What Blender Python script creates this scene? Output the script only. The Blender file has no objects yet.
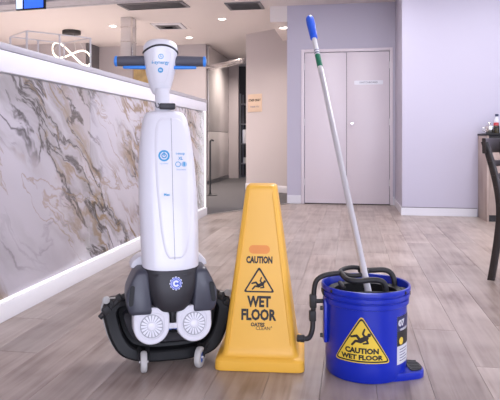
import bpy, bmesh, math, random
from mathutils import Vector, Matrix
random.seed(7)
PI = math.pi
R = math.radians
scene = bpy.context.scene
C = scene.collection

# ------------------------------------------------------------------ camera
CAMH = 0.857
cam_d = bpy.data.cameras.new('camera')
cam_d.sensor_width = 36.0
cam_d.lens = 43.2
cam_d.shift_y = -0.12
cam_d.clip_start = 0.05
cam = bpy.data.objects.new('camera', cam_d)
cam.location = (0, 0, CAMH)
cam.rotation_euler = (R(90), 0, R(9.46))
C.objects.link(cam)
scene.camera = cam

# ------------------------------------------------------------------ world, exposure, large lights
w = bpy.data.worlds.new('sky')
scene.world = w
w.use_nodes = True
w.node_tree.nodes['Background'].inputs[0].default_value = (0.72, 0.78, 1.0, 1)
w.node_tree.nodes['Background'].inputs[1].default_value = 1.0
vs = scene.view_settings
vs.view_transform = 'Standard'
vs.look = 'None'
vs.gamma = 1
vs.use_curve_mapping = False
vs.exposure = 0.85


def area_light(name, loc, rot, sx, sy, power, col):
    d = bpy.data.lights.new(name, 'AREA')
    d.shape = 'RECTANGLE'; d.size = sx; d.size_y = sy; d.energy = power; d.color = col
    o = bpy.data.objects.new(name, d)
    o.location = loc; o.rotation_euler = rot
    C.objects.link(o)
    return o


DAY = (0.80, 0.83, 1.0)
# daylight entering through the shopfront windows behind and to the right of the viewer
area_light('daylight_rear_window', (1.6, -3.35, 1.45), (R(90), 0, 0), 5.6, 2.1, 165, DAY)
area_light('daylight_side_window', (5.15, 2.2, 1.45), (R(90), 0, R(90)), 5.0, 2.1, 55, DAY)

# ------------------------------------------------------------------ materials
MATS = {}


def nodes_of(name):
    m = bpy.data.materials.new(name)
    m.use_nodes = True
    nt = m.node_tree
    return m, nt, nt.nodes['Principled BSDF']


def mat(name, col, rough=0.5, metal=0.0, noise=0.06, nscale=12.0, bump=0.0, bscale=60.0, emit=None, estr=0.0, coat=0.0, spec=0.5):
    """plain procedural material: base colour with faint mottling, optional fine relief"""
    m, nt, b = nodes_of(name)
    tc = nt.nodes.new('ShaderNodeTexCoord')
    n = nt.nodes.new('ShaderNodeTexNoise'); n.inputs['Scale'].default_value = nscale; n.inputs['Detail'].default_value = 4
    nt.links.new(tc.outputs['Object'], n.inputs['Vector'])
    mix = nt.nodes.new('ShaderNodeMix'); mix.data_type = 'RGBA'
    c2 = tuple(max(0, c * (1 - noise * 2)) for c in col)
    c1 = tuple(min(1, c * (1 + noise)) for c in col)
    mix.inputs[6].default_value = (*c2, 1); mix.inputs[7].default_value = (*c1, 1)
    nt.links.new(n.outputs['Fac'], mix.inputs[0])
    nt.links.new(mix.outputs[2], b.inputs['Base Color'])
    b.inputs['Roughness'].default_value = rough
    b.inputs['Metallic'].default_value = metal
    b.inputs['Specular IOR Level'].default_value = spec
    b.inputs['Coat Weight'].default_value = coat
    if bump:
        n2 = nt.nodes.new('ShaderNodeTexNoise'); n2.inputs['Scale'].default_value = bscale; n2.inputs['Detail'].default_value = 3
        nt.links.new(tc.outputs['Object'], n2.inputs['Vector'])
        bp = nt.nodes.new('ShaderNodeBump'); bp.inputs['Strength'].default_value = bump; bp.inputs['Distance'].default_value = 0.004
        nt.links.new(n2.outputs['Fac'], bp.inputs['Height'])
        nt.links.new(bp.outputs['Normal'], b.inputs['Normal'])
    if emit:
        b.inputs['Emission Color'].default_value = (*emit, 1)
        b.inputs['Emission Strength'].default_value = estr
    MATS[name] = m
    return m


mat('paint_white', (0.465, 0.44, 0.535), 0.55, noise=0.01, nscale=2, bump=0.05, bscale=180)
mat('paint_door', (0.69, 0.625, 0.675), 0.4, noise=0.015, nscale=3)
mat('paint_warm', (0.50, 0.455, 0.465), 0.6, noise=0.015, nscale=2)
mat('paint_ceiling', (0.72, 0.66, 0.64), 0.7, noise=0.01, nscale=2)
mat('skirting', (0.66, 0.65, 0.70), 0.4, noise=0.01)
mat('floor_joint', (0.22, 0.17, 0.145), 0.8)
mat('shadow_gap', (0.16, 0.15, 0.16), 0.6)
mat('white_board', (0.80, 0.78, 0.79), 0.35, noise=0.01)
mat('slab_grey', (0.50, 0.48, 0.52), 0.3, noise=0.02)
mat('carpet_grey', (0.085, 0.082, 0.088), 0.95, noise=0.18, nscale=160, bump=0.4, bscale=400)
mat('metal_strip', (0.5, 0.5, 0.5), 0.35, metal=1)
mat('steel', (0.74, 0.70, 0.69), 0.2, metal=0.3, noise=0.05, nscale=3)
mat('steel_dark', (0.20, 0.20, 0.22), 0.4, metal=0.6, noise=0.1)
mat('tray_steel', (0.50, 0.50, 0.55), 0.45, metal=0.3, noise=0.15)
mat('steel_bright', (0.80, 0.78, 0.76), 0.22, metal=1)
mat('brushed_alu', (0.72, 0.71, 0.73), 0.38, metal=0.75, noise=0.03)
mat('black_metal', (0.025, 0.025, 0.027), 0.45, noise=0.1)
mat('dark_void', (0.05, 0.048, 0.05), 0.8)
mat('screen_blue', (0.02, 0.08, 0.5), 0.3, emit=(0.02, 0.10, 0.75), estr=0.9)
mat('screen_white', (0.6, 0.7, 0.9), 0.3, emit=(0.55, 0.65, 0.95), estr=0.6)
mat('led_white', (1, 1, 1), 0.4, emit=(1.0, 0.97, 1.0), estr=0.6)
mat('led_soft', (0.9, 0.9, 0.92), 0.4, emit=(1.0, 0.97, 1.0), estr=0.22)
mat('lit_fascia', (0.75, 0.73, 0.80), 0.4, noise=0.01, emit=(0.95, 0.93, 1.0), estr=0.07)
mat('led_warm', (1, 0.95, 0.85), 0.4, emit=(1.0, 0.86, 0.66), estr=1.6)
mat('lamp_disc', (1, 1, 1), 0.4, emit=(1.0, 0.92, 0.82), estr=8.0)
mat('panel_glow', (1, 1, 1), 0.5, emit=(0.96, 0.95, 1.0), estr=4.0)
mat('white_gloss', (0.74, 0.735, 0.78), 0.32, noise=0.008, coat=0.2)
mat('white_matte', (0.70, 0.69, 0.73), 0.5, noise=0.01)
mat('grey_body', (0.048, 0.050, 0.068), 0.38, noise=0.03)
mat('charcoal', (0.021, 0.020, 0.025), 0.50, noise=0.05, bump=0.05, bscale=300)
mat('grip_grey', (0.085, 0.085, 0.11), 0.6, noise=0.05, bump=0.1, bscale=500)
mat('black_plastic', (0.009, 0.009, 0.010), 0.5, noise=0.1, spec=0.3)
mat('black_rubber', (0.022, 0.021, 0.022), 0.6, noise=0.15, bump=0.1, bscale=200)
mat('worn_black', (0.020, 0.018, 0.018), 0.55, noise=0.35, nscale=30)
mat('vent_grey', (0.40, 0.40, 0.43), 0.5)
mat('pale_rubber', (0.50, 0.49, 0.47), 0.6, noise=0.08)
mat('hub_blue', (0.03, 0.12, 0.50), 0.4)
mat('light_blue', (0.04, 0.25, 0.78), 0.4)
mat('logo_blue', (0.05, 0.33, 0.62), 0.5)
mat('logo_pale', (0.35, 0.50, 0.68), 0.5)
mat('emblem_blue', (0.06, 0.12, 0.58), 0.45)
mat('emblem_white', (0.80, 0.82, 0.9), 0.45)
mat('cone_yellow', (0.86, 0.47, 0.055), 0.42, noise=0.03, nscale=5, bump=0.03, bscale=150)
mat('orange_label', (0.80, 0.27, 0.03), 0.45)
mat('ink_black', (0.018, 0.014, 0.012), 0.55)
mat('sticker_yellow', (0.82, 0.58, 0.055), 0.4, noise=0.04)
mat('label_navy', (0.012, 0.016, 0.09), 0.35)
mat('label_white', (0.66, 0.66, 0.69), 0.45, noise=0.03, nscale=40)
mat('bucket_blue', (0.003, 0.020, 0.40), 0.30, noise=0.05, nscale=6, bump=0.02, bscale=120)
mat('handle_white', (0.70, 0.69, 0.68), 0.4)
mat('handle_silver', (0.66, 0.65, 0.67), 0.33, metal=0.45)
mat('grip_blue', (0.012, 0.10, 0.66), 0.4, noise=0.05)
mat('label_green', (0.01, 0.17, 0.09), 0.45, noise=0.1)
mat('mop_yarn', (0.30, 0.29, 0.29), 0.9, noise=0.2, nscale=60)
mat('sign_tan', (0.62, 0.47, 0.36), 0.6, noise=0.03)
mat('sign_white', (0.80, 0.80, 0.86), 0.4, noise=0.01)
mat('sign_ink', (0.20, 0.19, 0.26), 0.6)
mat('brass_knob', (0.75, 0.73, 0.72), 0.25, metal=0.9)
mat('art_ochre', (0.55, 0.40, 0.18), 0.7, noise=0.35, nscale=9)
mat('red_plastic', (0.50, 0.03, 0.04), 0.4)
mat('glass_dark', (0.06, 0.05, 0.03), 0.1, noise=0.2)
mat('bottle_clear', (0.55, 0.56, 0.62), 0.1)
mat('cap_navy', (0.02, 0.03, 0.08), 0.4)
mat('silver_pot', (0.80, 0.78, 0.76), 0.18, metal=1)
mat('seat_black', (0.018, 0.017, 0.018), 0.4)


def wood(name, c1, c2, c3, rough=0.4, sx=28.0, sy=1.6, rnd=0.35, axis='Y', coat=0.0, bump=0.08):
    m, nt, b = nodes_of(name)
    N = nt.nodes.new; Lk = nt.links.new
    tc = N('ShaderNodeTexCoord'); oi = N('ShaderNodeObjectInfo')
    mp = N('ShaderNodeMapping')
    mp.inputs['Scale'].default_value = (sx, sy, sx) if axis == 'Y' else (sx, sx, sy)
    off = N('ShaderNodeVectorMath'); off.operation = 'SCALE'; off.inputs[0].default_value = (37, 53, 11)
    Lk(oi.outputs['Random'], off.inputs['Scale'])
    add = N('ShaderNodeVectorMath'); add.operation = 'ADD'
    Lk(tc.outputs['Object'], mp.inputs['Vector']); Lk(mp.outputs[0], add.inputs[0]); Lk(off.outputs[0], add.inputs[1])
    n1 = N('ShaderNodeTexNoise'); n1.inputs['Scale'].default_value = 1.0; n1.inputs['Detail'].default_value = 6; n1.inputs['Distortion'].default_value = 0.8
    Lk(add.outputs[0], n1.inputs['Vector'])
    n2 = N('ShaderNodeTexNoise'); n2.inputs['Scale'].default_value = 3.2; n2.inputs['Detail'].default_value = 3
    add2 = N('ShaderNodeVectorMath'); add2.operation = 'ADD'
    Lk(tc.outputs['Object'], add2.inputs[0]); Lk(off.outputs[0], add2.inputs[1]); Lk(add2.outputs[0], n2.inputs['Vector'])
    r = N('ShaderNodeValToRGB')
    r.color_ramp.elements[0].position = 0.34; r.color_ramp.elements[0].color = (*c1, 1)
    r.color_ramp.elements[1].position = 0.64; r.color_ramp.elements[1].color = (*c3, 1)
    e = r.color_ramp.elements.new(0.47); e.color = (*c2, 1)
    mx = N('ShaderNodeMix'); mx.data_type = 'FLOAT'; mx.inputs[0].default_value = 0.55
    Lk(n1.outputs['Fac'], mx.inputs[2]); Lk(n2.outputs['Fac'], mx.inputs[3])
    Lk(mx.outputs[0], r.inputs['Fac'])
    hs = N('ShaderNodeHueSaturation')
    mr = N('ShaderNodeMapRange'); mr.inputs['To Min'].default_value = 1 - rnd; mr.inputs['To Max'].default_value = 1 + rnd * 0.6
    Lk(oi.outputs['Random'], mr.inputs['Value']); Lk(mr.outputs[0], hs.inputs['Value'])
    Lk(r.outputs['Color'], hs.inputs['Color']); Lk(hs.outputs['Color'], b.inputs['Base Color'])
    b.inputs['Roughness'].default_value = rough
    b.inputs['Coat Weight'].default_value = coat
    b.inputs['Coat Roughness'].default_value = 0.25
    bp = N('ShaderNodeBump'); bp.inputs['Strength'].default_value = bump; bp.inputs['Distance'].default_value = 0.003
    Lk(n1.outputs['Fac'], bp.inputs['Height']); Lk(bp.outputs['Normal'], b.inputs['Normal'])
    MATS[name] = m


wood('floor_wood', (0.19, 0.138, 0.112), (0.325, 0.258, 0.224), (0.44, 0.37, 0.33), rough=0.31, rnd=0.16)
wood('oak_panel', (0.30, 0.22, 0.19), (0.36, 0.28, 0.245), (0.42, 0.33, 0.29), rough=0.5, sx=40, sy=2.5, rnd=0.03, axis='Z')
wood('chair_wood', (0.012, 0.009, 0.008), (0.018, 0.013, 0.012), (0.03, 0.022, 0.02), rough=0.35, rnd=0.05, axis='Z')


def marble():
    m, nt, b = nodes_of('marble')
    N = nt.nodes.new; Lk = nt.links.new
    tc = N('ShaderNodeTexCoord')
    rot = N('ShaderNodeMapping'); rot.inputs['Rotation'].default_value = (R(35), 0, 0)   # vein direction falls towards the far end
    Lk(tc.outputs['Object'], rot.inputs['Vector'])
    wn = N('ShaderNodeTexNoise'); wn.inputs['Scale'].default_value = 2.2; wn.inputs['Detail'].default_value = 5
    Lk(rot.outputs[0], wn.inputs['Vector'])
    ws = N('ShaderNodeVectorMath'); ws.operation = 'MULTIPLY_ADD'
    ws.inputs[1].default_value = (0.30, 0.30, 0.30); Lk(wn.outputs['Color'], ws.inputs[0]); Lk(rot.outputs[0], ws.inputs[2])

    def veins(scale, stretch, w, off, dist, rough=0.55, detail=5):
        mp = N('ShaderNodeMapping'); mp.inputs['Scale'].default_value = (1, stretch * scale, scale); mp.inputs['Location'].default_value = off
        Lk(ws.outputs[0], mp.inputs['Vector'])
        n = N('ShaderNodeTexNoise'); n.inputs['Scale'].default_value = 1; n.inputs['Detail'].default_value = detail
        n.inputs['Roughness'].default_value = rough; n.inputs['Distortion'].default_value = dist
        Lk(mp.outputs[0], n.inputs['Vector'])
        s = N('ShaderNodeMath'); s.operation = 'SUBTRACT'; s.inputs[1].default_value = 0.5; Lk(n.outputs['Fac'], s.inputs[0])
        a = N('ShaderNodeMath'); a.operation = 'ABSOLUTE'; Lk(s.outputs[0], a.inputs[0])
        mr = N('ShaderNodeMapRange'); mr.interpolation_type = 'SMOOTHSTEP'
        mr.inputs['From Min'].default_value = 0; mr.inputs['From Max'].default_value = w
        mr.inputs['To Min'].default_value = 1; mr.inputs['To Max'].default_value = 0
        Lk(a.outputs[0], mr.inputs['Value'])
        return mr.outputs[0]

    def mask(scale, off, lo, hi):
        mp = N('ShaderNodeMapping'); mp.inputs['Location'].default_value = off; mp.inputs['Scale'].default_value = (1, 0.45, 1.2)
        Lk(rot.outputs[0], mp.inputs['Vector'])
        n = N('ShaderNodeTexNoise'); n.inputs['Scale'].default_value = scale; n.inputs['Detail'].default_value = 2
        Lk(mp.outputs[0], n.inputs['Vector'])
        mr = N('ShaderNodeMapRange'); mr.interpolation_type = 'SMOOTHSTEP'; mr.inputs['From Min'].default_value = lo; mr.inputs['From Max'].default_value = hi
        Lk(n.outputs['Fac'], mr.inputs['Value'])
        return mr.outputs[0]

    def mul(a, c):
        x = N('ShaderNodeMath'); x.operation = 'MULTIPLY'
        Lk(a, x.inputs[0])
        if isinstance(c, float): x.inputs[1].default_value = c
        else: Lk(c, x.inputs[1])
        return x.outputs[0]

    def layer(prev, colour, fac):
        x = N('ShaderNodeMix'); x.data_type = 'RGBA'
        Lk(fac, x.inputs[0])
        if isinstance(prev, tuple): x.inputs[6].default_value = (*prev, 1)
        else: Lk(prev, x.inputs[6])
        x.inputs[7].default_value = (*colour, 1)
        return x.outputs[2]

    cloud = mask(1.6, (4, 1, 7), 0.35, 0.75)
    c = layer((0.55, 0.51, 0.545), (0.40, 0.37, 0.40), mul(cloud, 0.85))
    m1 = mask(1.3, (0, 3.1, 1.0), 0.44, 0.60)
    m2 = mask(1.5, (2, 8.3, 5.0), 0.42, 0.60)
    c = layer(c, (0.30, 0.275, 0.265), mul(mul(veins(3.0, 0.30, 0.10, (0, 1.2, 3.3), 0.3), m1), 0.75))
    c = layer(c, (0.26, 0.17, 0.075), mul(mul(veins(4.2, 0.26, 0.050, (3, 5.2, 0.4), 0.5), m2), 0.85))
    c = layer(c, (0.075, 0.065, 0.058), mul(mul(veins(5.4, 0.26, 0.034, (7, 0.3, 8.4), 0.4), m1), 0.9))
    c = layer(c, (0.30, 0.21, 0.12), mul(veins(2.6, 0.30, 0.012, (1, 9.3, 2.4), 0.6), 0.55))
    Lk(c, b.inputs['Base Color'])
    b.inputs['Roughness'].default_value = 0.16
    MATS['marble'] = m


marble()


def pane_mat():
    m = bpy.data.materials.new('window_glass'); m.use_nodes = True
    nt = m.node_tree; nt.nodes.clear()
    o = nt.nodes.new('ShaderNodeOutputMaterial'); t = nt.nodes.new('ShaderNodeBsdfTransparent'); g = nt.nodes.new('ShaderNodeBsdfGlossy')
    g.inputs['Roughness'].default_value = 0.03
    x = nt.nodes.new('ShaderNodeMixShader'); x.inputs[0].default_value = 0.06
    nt.links.new(t.outputs[0], x.inputs[1]); nt.links.new(g.outputs[0], x.inputs[2]); nt.links.new(x.outputs[0], o.inputs[0])
    MATS['window_glass'] = m


pane_mat()


# ------------------------------------------------------------------ mesh helpers
def catmull(pts, n=8, closed=False):
    P = [Vector(p) for p in pts]; out = []
    L = len(P); rng = range(L if closed else L - 1)
    for i in rng:
        if closed:
            p0, p1, p2, p3 = P[(i - 1) % L], P[i], P[(i + 1) % L], P[(i + 2) % L]
        else:
            p0, p1, p2, p3 = P[max(i - 1, 0)], P[i], P[i + 1], P[min(i + 2, L - 1)]
        for k in range(n):
            t = k / n
            out.append(0.5 * ((2 * p1) + (p2 - p0) * t + (2 * p0 - 5 * p1 + 4 * p2 - p3) * t * t + (3 * p1 - p0 - 3 * p2 + p3) * t ** 3))
    if not closed: out.append(P[-1].copy())
    return out


class B:
    def __init__(s): s.bm = bmesh.new()

    def box(s, c, size, bev=0.0, rot=None, seg=2):
        t = bmesh.new()
        bmesh.ops.create_cube(t, size=1)
        for v in t.verts: v.co = Vector((v.co.x * size[0], v.co.y * size[1], v.co.z * size[2]))
        if bev: bmesh.ops.bevel(t, geom=t.edges[:], offset=bev, segments=seg, affect='EDGES', profile=0.5)
        M = Matrix.Translation(Vector(c)) @ (rot.to_4x4() if rot is not None else Matrix())
        return s.merge(t, M)

    def span(s, a, b, bev=0.0):
        c = [(a[i] + b[i]) / 2 for i in range(3)]; z = [abs(b[i] - a[i]) for i in range(3)]
        return s.box(c, z, bev)

    def merge(s, t, M=None):
        if M is not None: t.transform(M)
        me = bpy.data.meshes.new('tmp'); t.to_mesh(me); t.free()
        s.bm.from_mesh(me); bpy.data.meshes.remove(me)
        return s

    def loft(s, rings, cap=True, closed=True):
        VR = [[s.bm.verts.new(p) for p in r] for r in rings]
        for a, b in zip(VR, VR[1:]):
            n = len(a)
            for i in range(n if closed else n - 1):
                j = (i + 1) % n
                s.bm.faces.new((a[i], a[j], b[j], b[i]))
        if cap:
            s.bm.faces.new(list(reversed(VR[0]))); s.bm.faces.new(VR[-1])
        return s

    def lathe(s, prof, seg=40, M=None, sx=1.0, sy=1.0):
        t = bmesh.new(); rings = []
        for r, z in prof:
            if r < 1e-6: rings.append([t.verts.new((0, 0, z))])
            else: rings.append([t.verts.new((r * sx * math.cos(2 * PI * i / seg), r * sy * math.sin(2 * PI * i / seg), z)) for i in range(seg)])
        for a, b in zip(rings, rings[1:]):
            for i in range(seg):
                j = (i + 1) % seg
                if len(a) == 1 and len(b) == 1: continue
                if len(a) == 1: t.faces.new((a[0], b[j], b[i]))
                elif len(b) == 1: t.faces.new((a[i], a[j], b[0]))
                else: t.faces.new((a[i], a[j], b[j], b[i]))
        bmesh.ops.recalc_face_normals(t, faces=t.faces[:])
        return s.merge(t, M)

    def tube(s, pts, r, seg=10, closed=False):
        P = [Vector(p) for p in pts]; L = len(P)
        rad = r if isinstance(r, (list, tuple)) else [r] * L
        tang = []
        for i in range(L):
            if closed: d = P[(i + 1) % L] - P[i - 1]
            else: d = P[min(i + 1, L - 1)] - P[max(i - 1, 0)]
            tang.append(d.normalized())
        up = Vector((0, 0, 1)) if abs(tang[0].z) < 0.9 else Vector((1, 0, 0))
        u = tang[0].cross(up).normalized()
        rings = []
        for i in range(L):
            u = (u - tang[i] * u.dot(tang[i])).normalized(); v = tang[i].cross(u)
            rings.append([P[i] + (u * math.cos(2 * PI * k / seg) + v * math.sin(2 * PI * k / seg)) * rad[i] for k in range(seg)])
        if closed: rings.append(rings[0]); s.loft(rings, cap=False); bmesh.ops.remove_doubles(s.bm, verts=s.bm.verts[:], dist=1e-6)
        else: s.loft(rings)
        return s

    def cyl(s, p0, p1, r0, r1=None, seg=24):
        return s.tube([p0, p1], [r0, r0 if r1 is None else r1], seg)

    def rod(s, p0, p1, r, bev=0.003, seg=24):
        """cylinder with rounded ends"""
        p0, p1 = Vector(p0), Vector(p1); d = (p1 - p0).normalized()
        return s.tube([p0, p0 + d * bev * 0.3, p0 + d * bev, p1 - d * bev, p1 - d * bev * 0.3, p1], [r - bev, r - bev * 0.3, r, r, r - bev * 0.3, r - bev], seg)

    def prism(s, poly, fn, depth):
        """poly: 2-D outline; fn(x, y, h) -> 3-D, h from 0 to depth"""
        a = [s.bm.verts.new(fn(x, y, 0)) for x, y in poly]; b = [s.bm.verts.new(fn(x, y, depth)) for x, y in poly]
        n = len(poly)
        s.bm.faces.new(list(reversed(a))); s.bm.faces.new(b)
        for i in range(n): s.bm.faces.new((a[i], a[(i + 1) % n], b[(i + 1) % n], b[i]))
        return s

    def sphere(s, c, r, sc=(1, 1, 1), seg=20):
        t = bmesh.new(); bmesh.ops.create_uvsphere(t, u_segments=seg, v_segments=seg // 2, radius=r)
        return s.merge(t, Matrix.Translation(Vector(c)) @ Matrix.Diagonal((*sc, 1)))

    def map(s, fn):
        for v in s.bm.verts: v.co = fn(v.co)
        return s

    def cutx(s, xs, normal=(1, 0, 0)):
        for x in xs:
            bmesh.ops.bisect_plane(s.bm, geom=s.bm.verts[:] + s.bm.edges[:] + s.bm.faces[:], plane_co=Vector(normal) * x, plane_no=normal)
        return s

    def done(s, name, m, parent=None, loc=None, rot=None, sharp=38, smooth=True):
        bmesh.ops.recalc_face_normals(s.bm, faces=s.bm.faces[:])
        me = bpy.data.meshes.new(name); s.bm.to_mesh(me); s.bm.free()
        if smooth:
            me.polygons.foreach_set('use_smooth', [True] * len(me.polygons))
            me.set_sharp_from_angle(angle=R(sharp))
        return link(name, me, m, parent, loc, rot)


def link(name, me, m, parent=None, loc=None, rot=None):
    if m is not None and not me.materials: me.materials.append(MATS[m])
    o = bpy.data.objects.new(name, me); C.objects.link(o)
    if parent is not None: o.parent = parent
    if loc is not None: o.location = loc
    if rot is not None: o.rotation_euler = rot
    return o


def tag(o, label=None, cat=None, group=None, kind=None):
    if label: o['label'] = label
    if cat: o['category'] = cat
    if group: o['group'] = group
    if kind: o['kind'] = kind
    return o


def thing(name, label, cat, loc=(0, 0, 0), rz=0.0, group=None, kind=None):
    o = bpy.data.objects.new(name, None); C.objects.link(o)
    o.location = loc; o.rotation_euler = (0, 0, rz); o.empty_display_size = 0.1
    return tag(o, label, cat, group, kind)


def copy_tree(o, parent=None):
    c = o.copy(); C.objects.link(c); c.parent = parent
    for ch in list(o.children): copy_tree(ch, c)
    return c


def struct(o):
    o['kind'] = 'structure'; return o


def rrect(hx, hy, r, n=6):
    """rounded rectangle outline"""
    pts = []
    for cx, cy, a0 in ((hx - r, hy - r, 0), (-hx + r, hy - r, 90), (-hx + r, -hy + r, 180), (hx - r, -hy + r, 270)):
        for k in range(n + 1):
            a = R(a0 + 90 * k / n); pts.append((cx + r * math.cos(a), cy + r * math.sin(a)))
    return pts


def rounded_poly(pts, r, n=5):
    out = []; L = len(pts)
    for i in range(L):
        p0, p, p2 = Vector(pts[i - 1]), Vector(pts[i]), Vector(pts[(i + 1) % L])
        a = (p0 - p).normalized(); b = (p2 - p).normalized()
        rr = min(r, (p0 - p).length * 0.45, (p2 - p).length * 0.45)
        s, e = p + a * rr, p + b * rr
        for k in range(n + 1):
            t = k / n; q = s * (1 - t) ** 2 + p * 2 * t * (1 - t) + e * t * t
            out.append((q.x, q.y))
    return out


def disc(r, n=24, cx=0, cy=0): return [(cx + r * math.cos(2 * PI * i / n), cy + r * math.sin(2 * PI * i / n)) for i in range(n)]


def capsule(x0, y0, x1, y1, r0, r1=None, n=6):
    r1 = r0 if r1 is None else r1
    a = math.atan2(y1 - y0, x1 - x0); out = []
    for k in range(n + 1): t = a + PI / 2 + PI * k / n; out.append((x0 + r0 * math.cos(t), y0 + r0 * math.sin(t)))
    for k in range(n + 1): t = a - PI / 2 + PI * k / n; out.append((x1 + r1 * math.cos(t), y1 + r1 * math.sin(t)))
    return out


def flat(polys, depth=0.0006):
    """flat print: each outline a thin solid in the local x-y plane, facing +z"""
    b = B()
    for p in polys: b.prism(p, lambda x, y, h: Vector((x, y, h)), depth)
    return b


def ring_print(r0, r1, n=28, depth=0.0006, cx=0.0, cy=0.0):
    b = B()
    rings = [[Vector((cx + r * math.cos(2 * PI * i / n), cy + r * math.sin(2 * PI * i / n), h)) for i in range(n)] for r, h in ((r1, 0), (r1, depth), (r0, depth), (r0, 0), (r1, 0))]
    b.loft(rings, cap=False)
    bmesh.ops.remove_doubles(b.bm, verts=b.bm.verts[:], dist=1e-7)
    return b


def outline_print(outer, inner, depth=0.0006):
    b = B(); n = len(outer)
    rings = [[Vector((x, y, h)) for x, y in P] for P, h in ((outer, 0), (outer, depth), (inner, depth), (inner, 0), (outer, 0))]
    b.loft(rings, cap=False); bmesh.ops.remove_doubles(b.bm, verts=b.bm.verts[:], dist=1e-7)
    return b


def text_b(body, size, bold=0.0, width=None, depth=0.0004, space=1.0):
    """lettering as a mesh centred on the origin, in the x-y plane facing +z"""
    cu = bpy.data.curves.new('txt', 'FONT'); cu.body = body; cu.size = size; cu.align_x = 'CENTER'; cu.align_y = 'CENTER'
    cu.extrude = depth; cu.offset = bold * size; cu.resolution_u = 2; cu.space_character = space; cu.space_line = 0.9
    o = bpy.data.objects.new('txt', cu); C.objects.link(o)
    dg = bpy.context.evaluated_depsgraph_get()
    me = bpy.data.meshes.new_from_object(o.evaluated_get(dg))
    bpy.data.objects.remove(o); bpy.data.curves.remove(cu)
    b = B(); b.bm.from_mesh(me); bpy.data.meshes.remove(me)
    if width:
        xs = [v.co.x for v in b.bm.verts]; k = width / (max(xs) - min(xs)); mx = (max(xs) + min(xs)) / 2
        for v in b.bm.verts: v.co.x = (v.co.x - mx) * k
    return b


def falling_man(s):
    """slipping figure pictogram, about s tall, facing +z"""
    P = [disc(0.10 * s, 16, 0.36 * s, 0.17 * s),
         capsule(0.22 * s, 0.02 * s, -0.10 * s, -0.16 * s, 0.125 * s, 0.13 * s),
         capsule(-0.10 * s, -0.14 * s, -0.30 * s, 0.10 * s, 0.085 * s, 0.07 * s), capsule(-0.30 * s, 0.10 * s, -0.60 * s, 0.02 * s, 0.07 * s, 0.055 * s),
         capsule(-0.10 * s, -0.20 * s, -0.36 * s, -0.18 * s, 0.08 * s, 0.065 * s), capsule(-0.36 * s, -0.18 * s, -0.56 * s, -0.40 * s, 0.065 * s, 0.055 * s),
         capsule(0.14 * s, 0.06 * s, 0.03 * s, 0.22 * s, 0.065 * s, 0.055 * s), capsule(0.03 * s, 0.22 * s, 0.12 * s, 0.46 * s, 0.055 * s, 0.05 * s),
         capsule(0.22 * s, -0.06 * s, 0.30 * s, -0.26 * s, 0.06 * s, 0.05 * s), capsule(0.30 * s, -0.26 * s, 0.06 * s, -0.30 * s, 0.05 * s, 0.045 * s)]
    return flat(P)


# ================================================================== THE SETTING
CEIL = 2.67
XF = -1.63      # front face of the bar counter
WB = 8.08       # back wall with the cupboard doors

# floor slab and timber planks
b = B(); b.span((-8.2, -3.6, -0.12), (5.3, 14.8, -0.008))
floor = struct(b.done('floor', 'floor_joint', smooth=False))
floor['label'] = 'pale grey brown timber plank floor'
PW, PL = 0.19, 1.38
rows = []
x = -1.75
k = 0
plank_cache = {}


def plank_mesh(L):
    key = round(L, 3)
    if key not in plank_cache:
        b = B(); g = 0.0005; h = 0.0007
        hx, hy = PW / 2 - g, L / 2 - g
        rings = [[Vector((sx * (hx - i), sy * (hy - i), z)) for sx, sy in ((-1, -1), (1, -1), (1, 1), (-1, 1))] for i, z in ((0, -0.008), (0, -h), (h, 0))]
        b.loft(rings)
        me = bpy.data.meshes.new('plank'); b.bm.to_mesh(me); b.bm.free(); me.materials.append(MATS['floor_wood'])
        plank_cache[key] = me
    return plank_cache[key]


cand = []
for i in range(36):
    xc = -1.81 + PW * (i + 0.5)
    y = -3.5 - [0.0, 0.52, 1.02, 0.27, 0.80][i % 5] - 0.07 * ((i * 7) % 4)
    while y < WB - 0.001:
        y0, y1 = max(y, -3.5), min(y + PL, WB)
        y += PL
        if y1 - y0 > 0.05: cand.append((xc, y0, y1))
cand.sort(key=lambda c: math.hypot(c[0], (c[1] + c[2]) / 2 - 3.6))
for n, (xc, y0, y1) in enumerate(cand):
    if n < 230: link('plank', plank_mesh(round(y1 - y0, 3)), None, floor, (xc, (y0 + y1) / 2, 0))
far = B()
for xc, y0, y1 in cand[230:]:
    far.span((xc - PW / 2 + 0.0011, y0 + 0.0011, -0.008), (xc + PW / 2 - 0.0011, y1 - 0.0011, 0))
fo = far.done('plank_field', 'floor_wood', floor, smooth=False); fo['kind'] = 'stuff'

# carpet of the staff corridor and the kitchen, its edge runs diagonally from the counter to the wall corner
b = B()
cp = [(-1.64, 6.70), (-0.80, WB + 0.02), (-0.80, 14.7), (-2.75, 14.7), (-2.75, 6.70)]
b.prism(cp, lambda x, y, h: Vector((x, y, 0.0005 + h)), 0.006)
struct(b.done('carpet', 'carpet_grey', smooth=False))
b = B(); b.span((-8.08, -3.2, -0.007), (-2.752, 11.05, 0.004))  # unseen kitchen floor, made pale to bounce light up to the ceiling
struct(b.done('floor_kitchen', 'white_board', smooth=False))
b = B(); b.prism([(-1.63, 6.66), (-0.82, 8.05), (-0.80, 8.05), (-1.61, 6.66)], lambda x, y, h: Vector((x, y, 0.001 + h)), 0.0075)
struct(b.done('trim_1', 'metal_strip', smooth=False))

# ceiling
b = B(); b.span((-8.2, -3.6, CEIL), (5.3, 14.8, CEIL + 0.12))
struct(b.done('ceiling', 'paint_ceiling', smooth=False))


def wall(name, a, c, m='paint_white'):
    b = B(); b.span(a, c); return struct(b.done(name, m, smooth=False))


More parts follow.
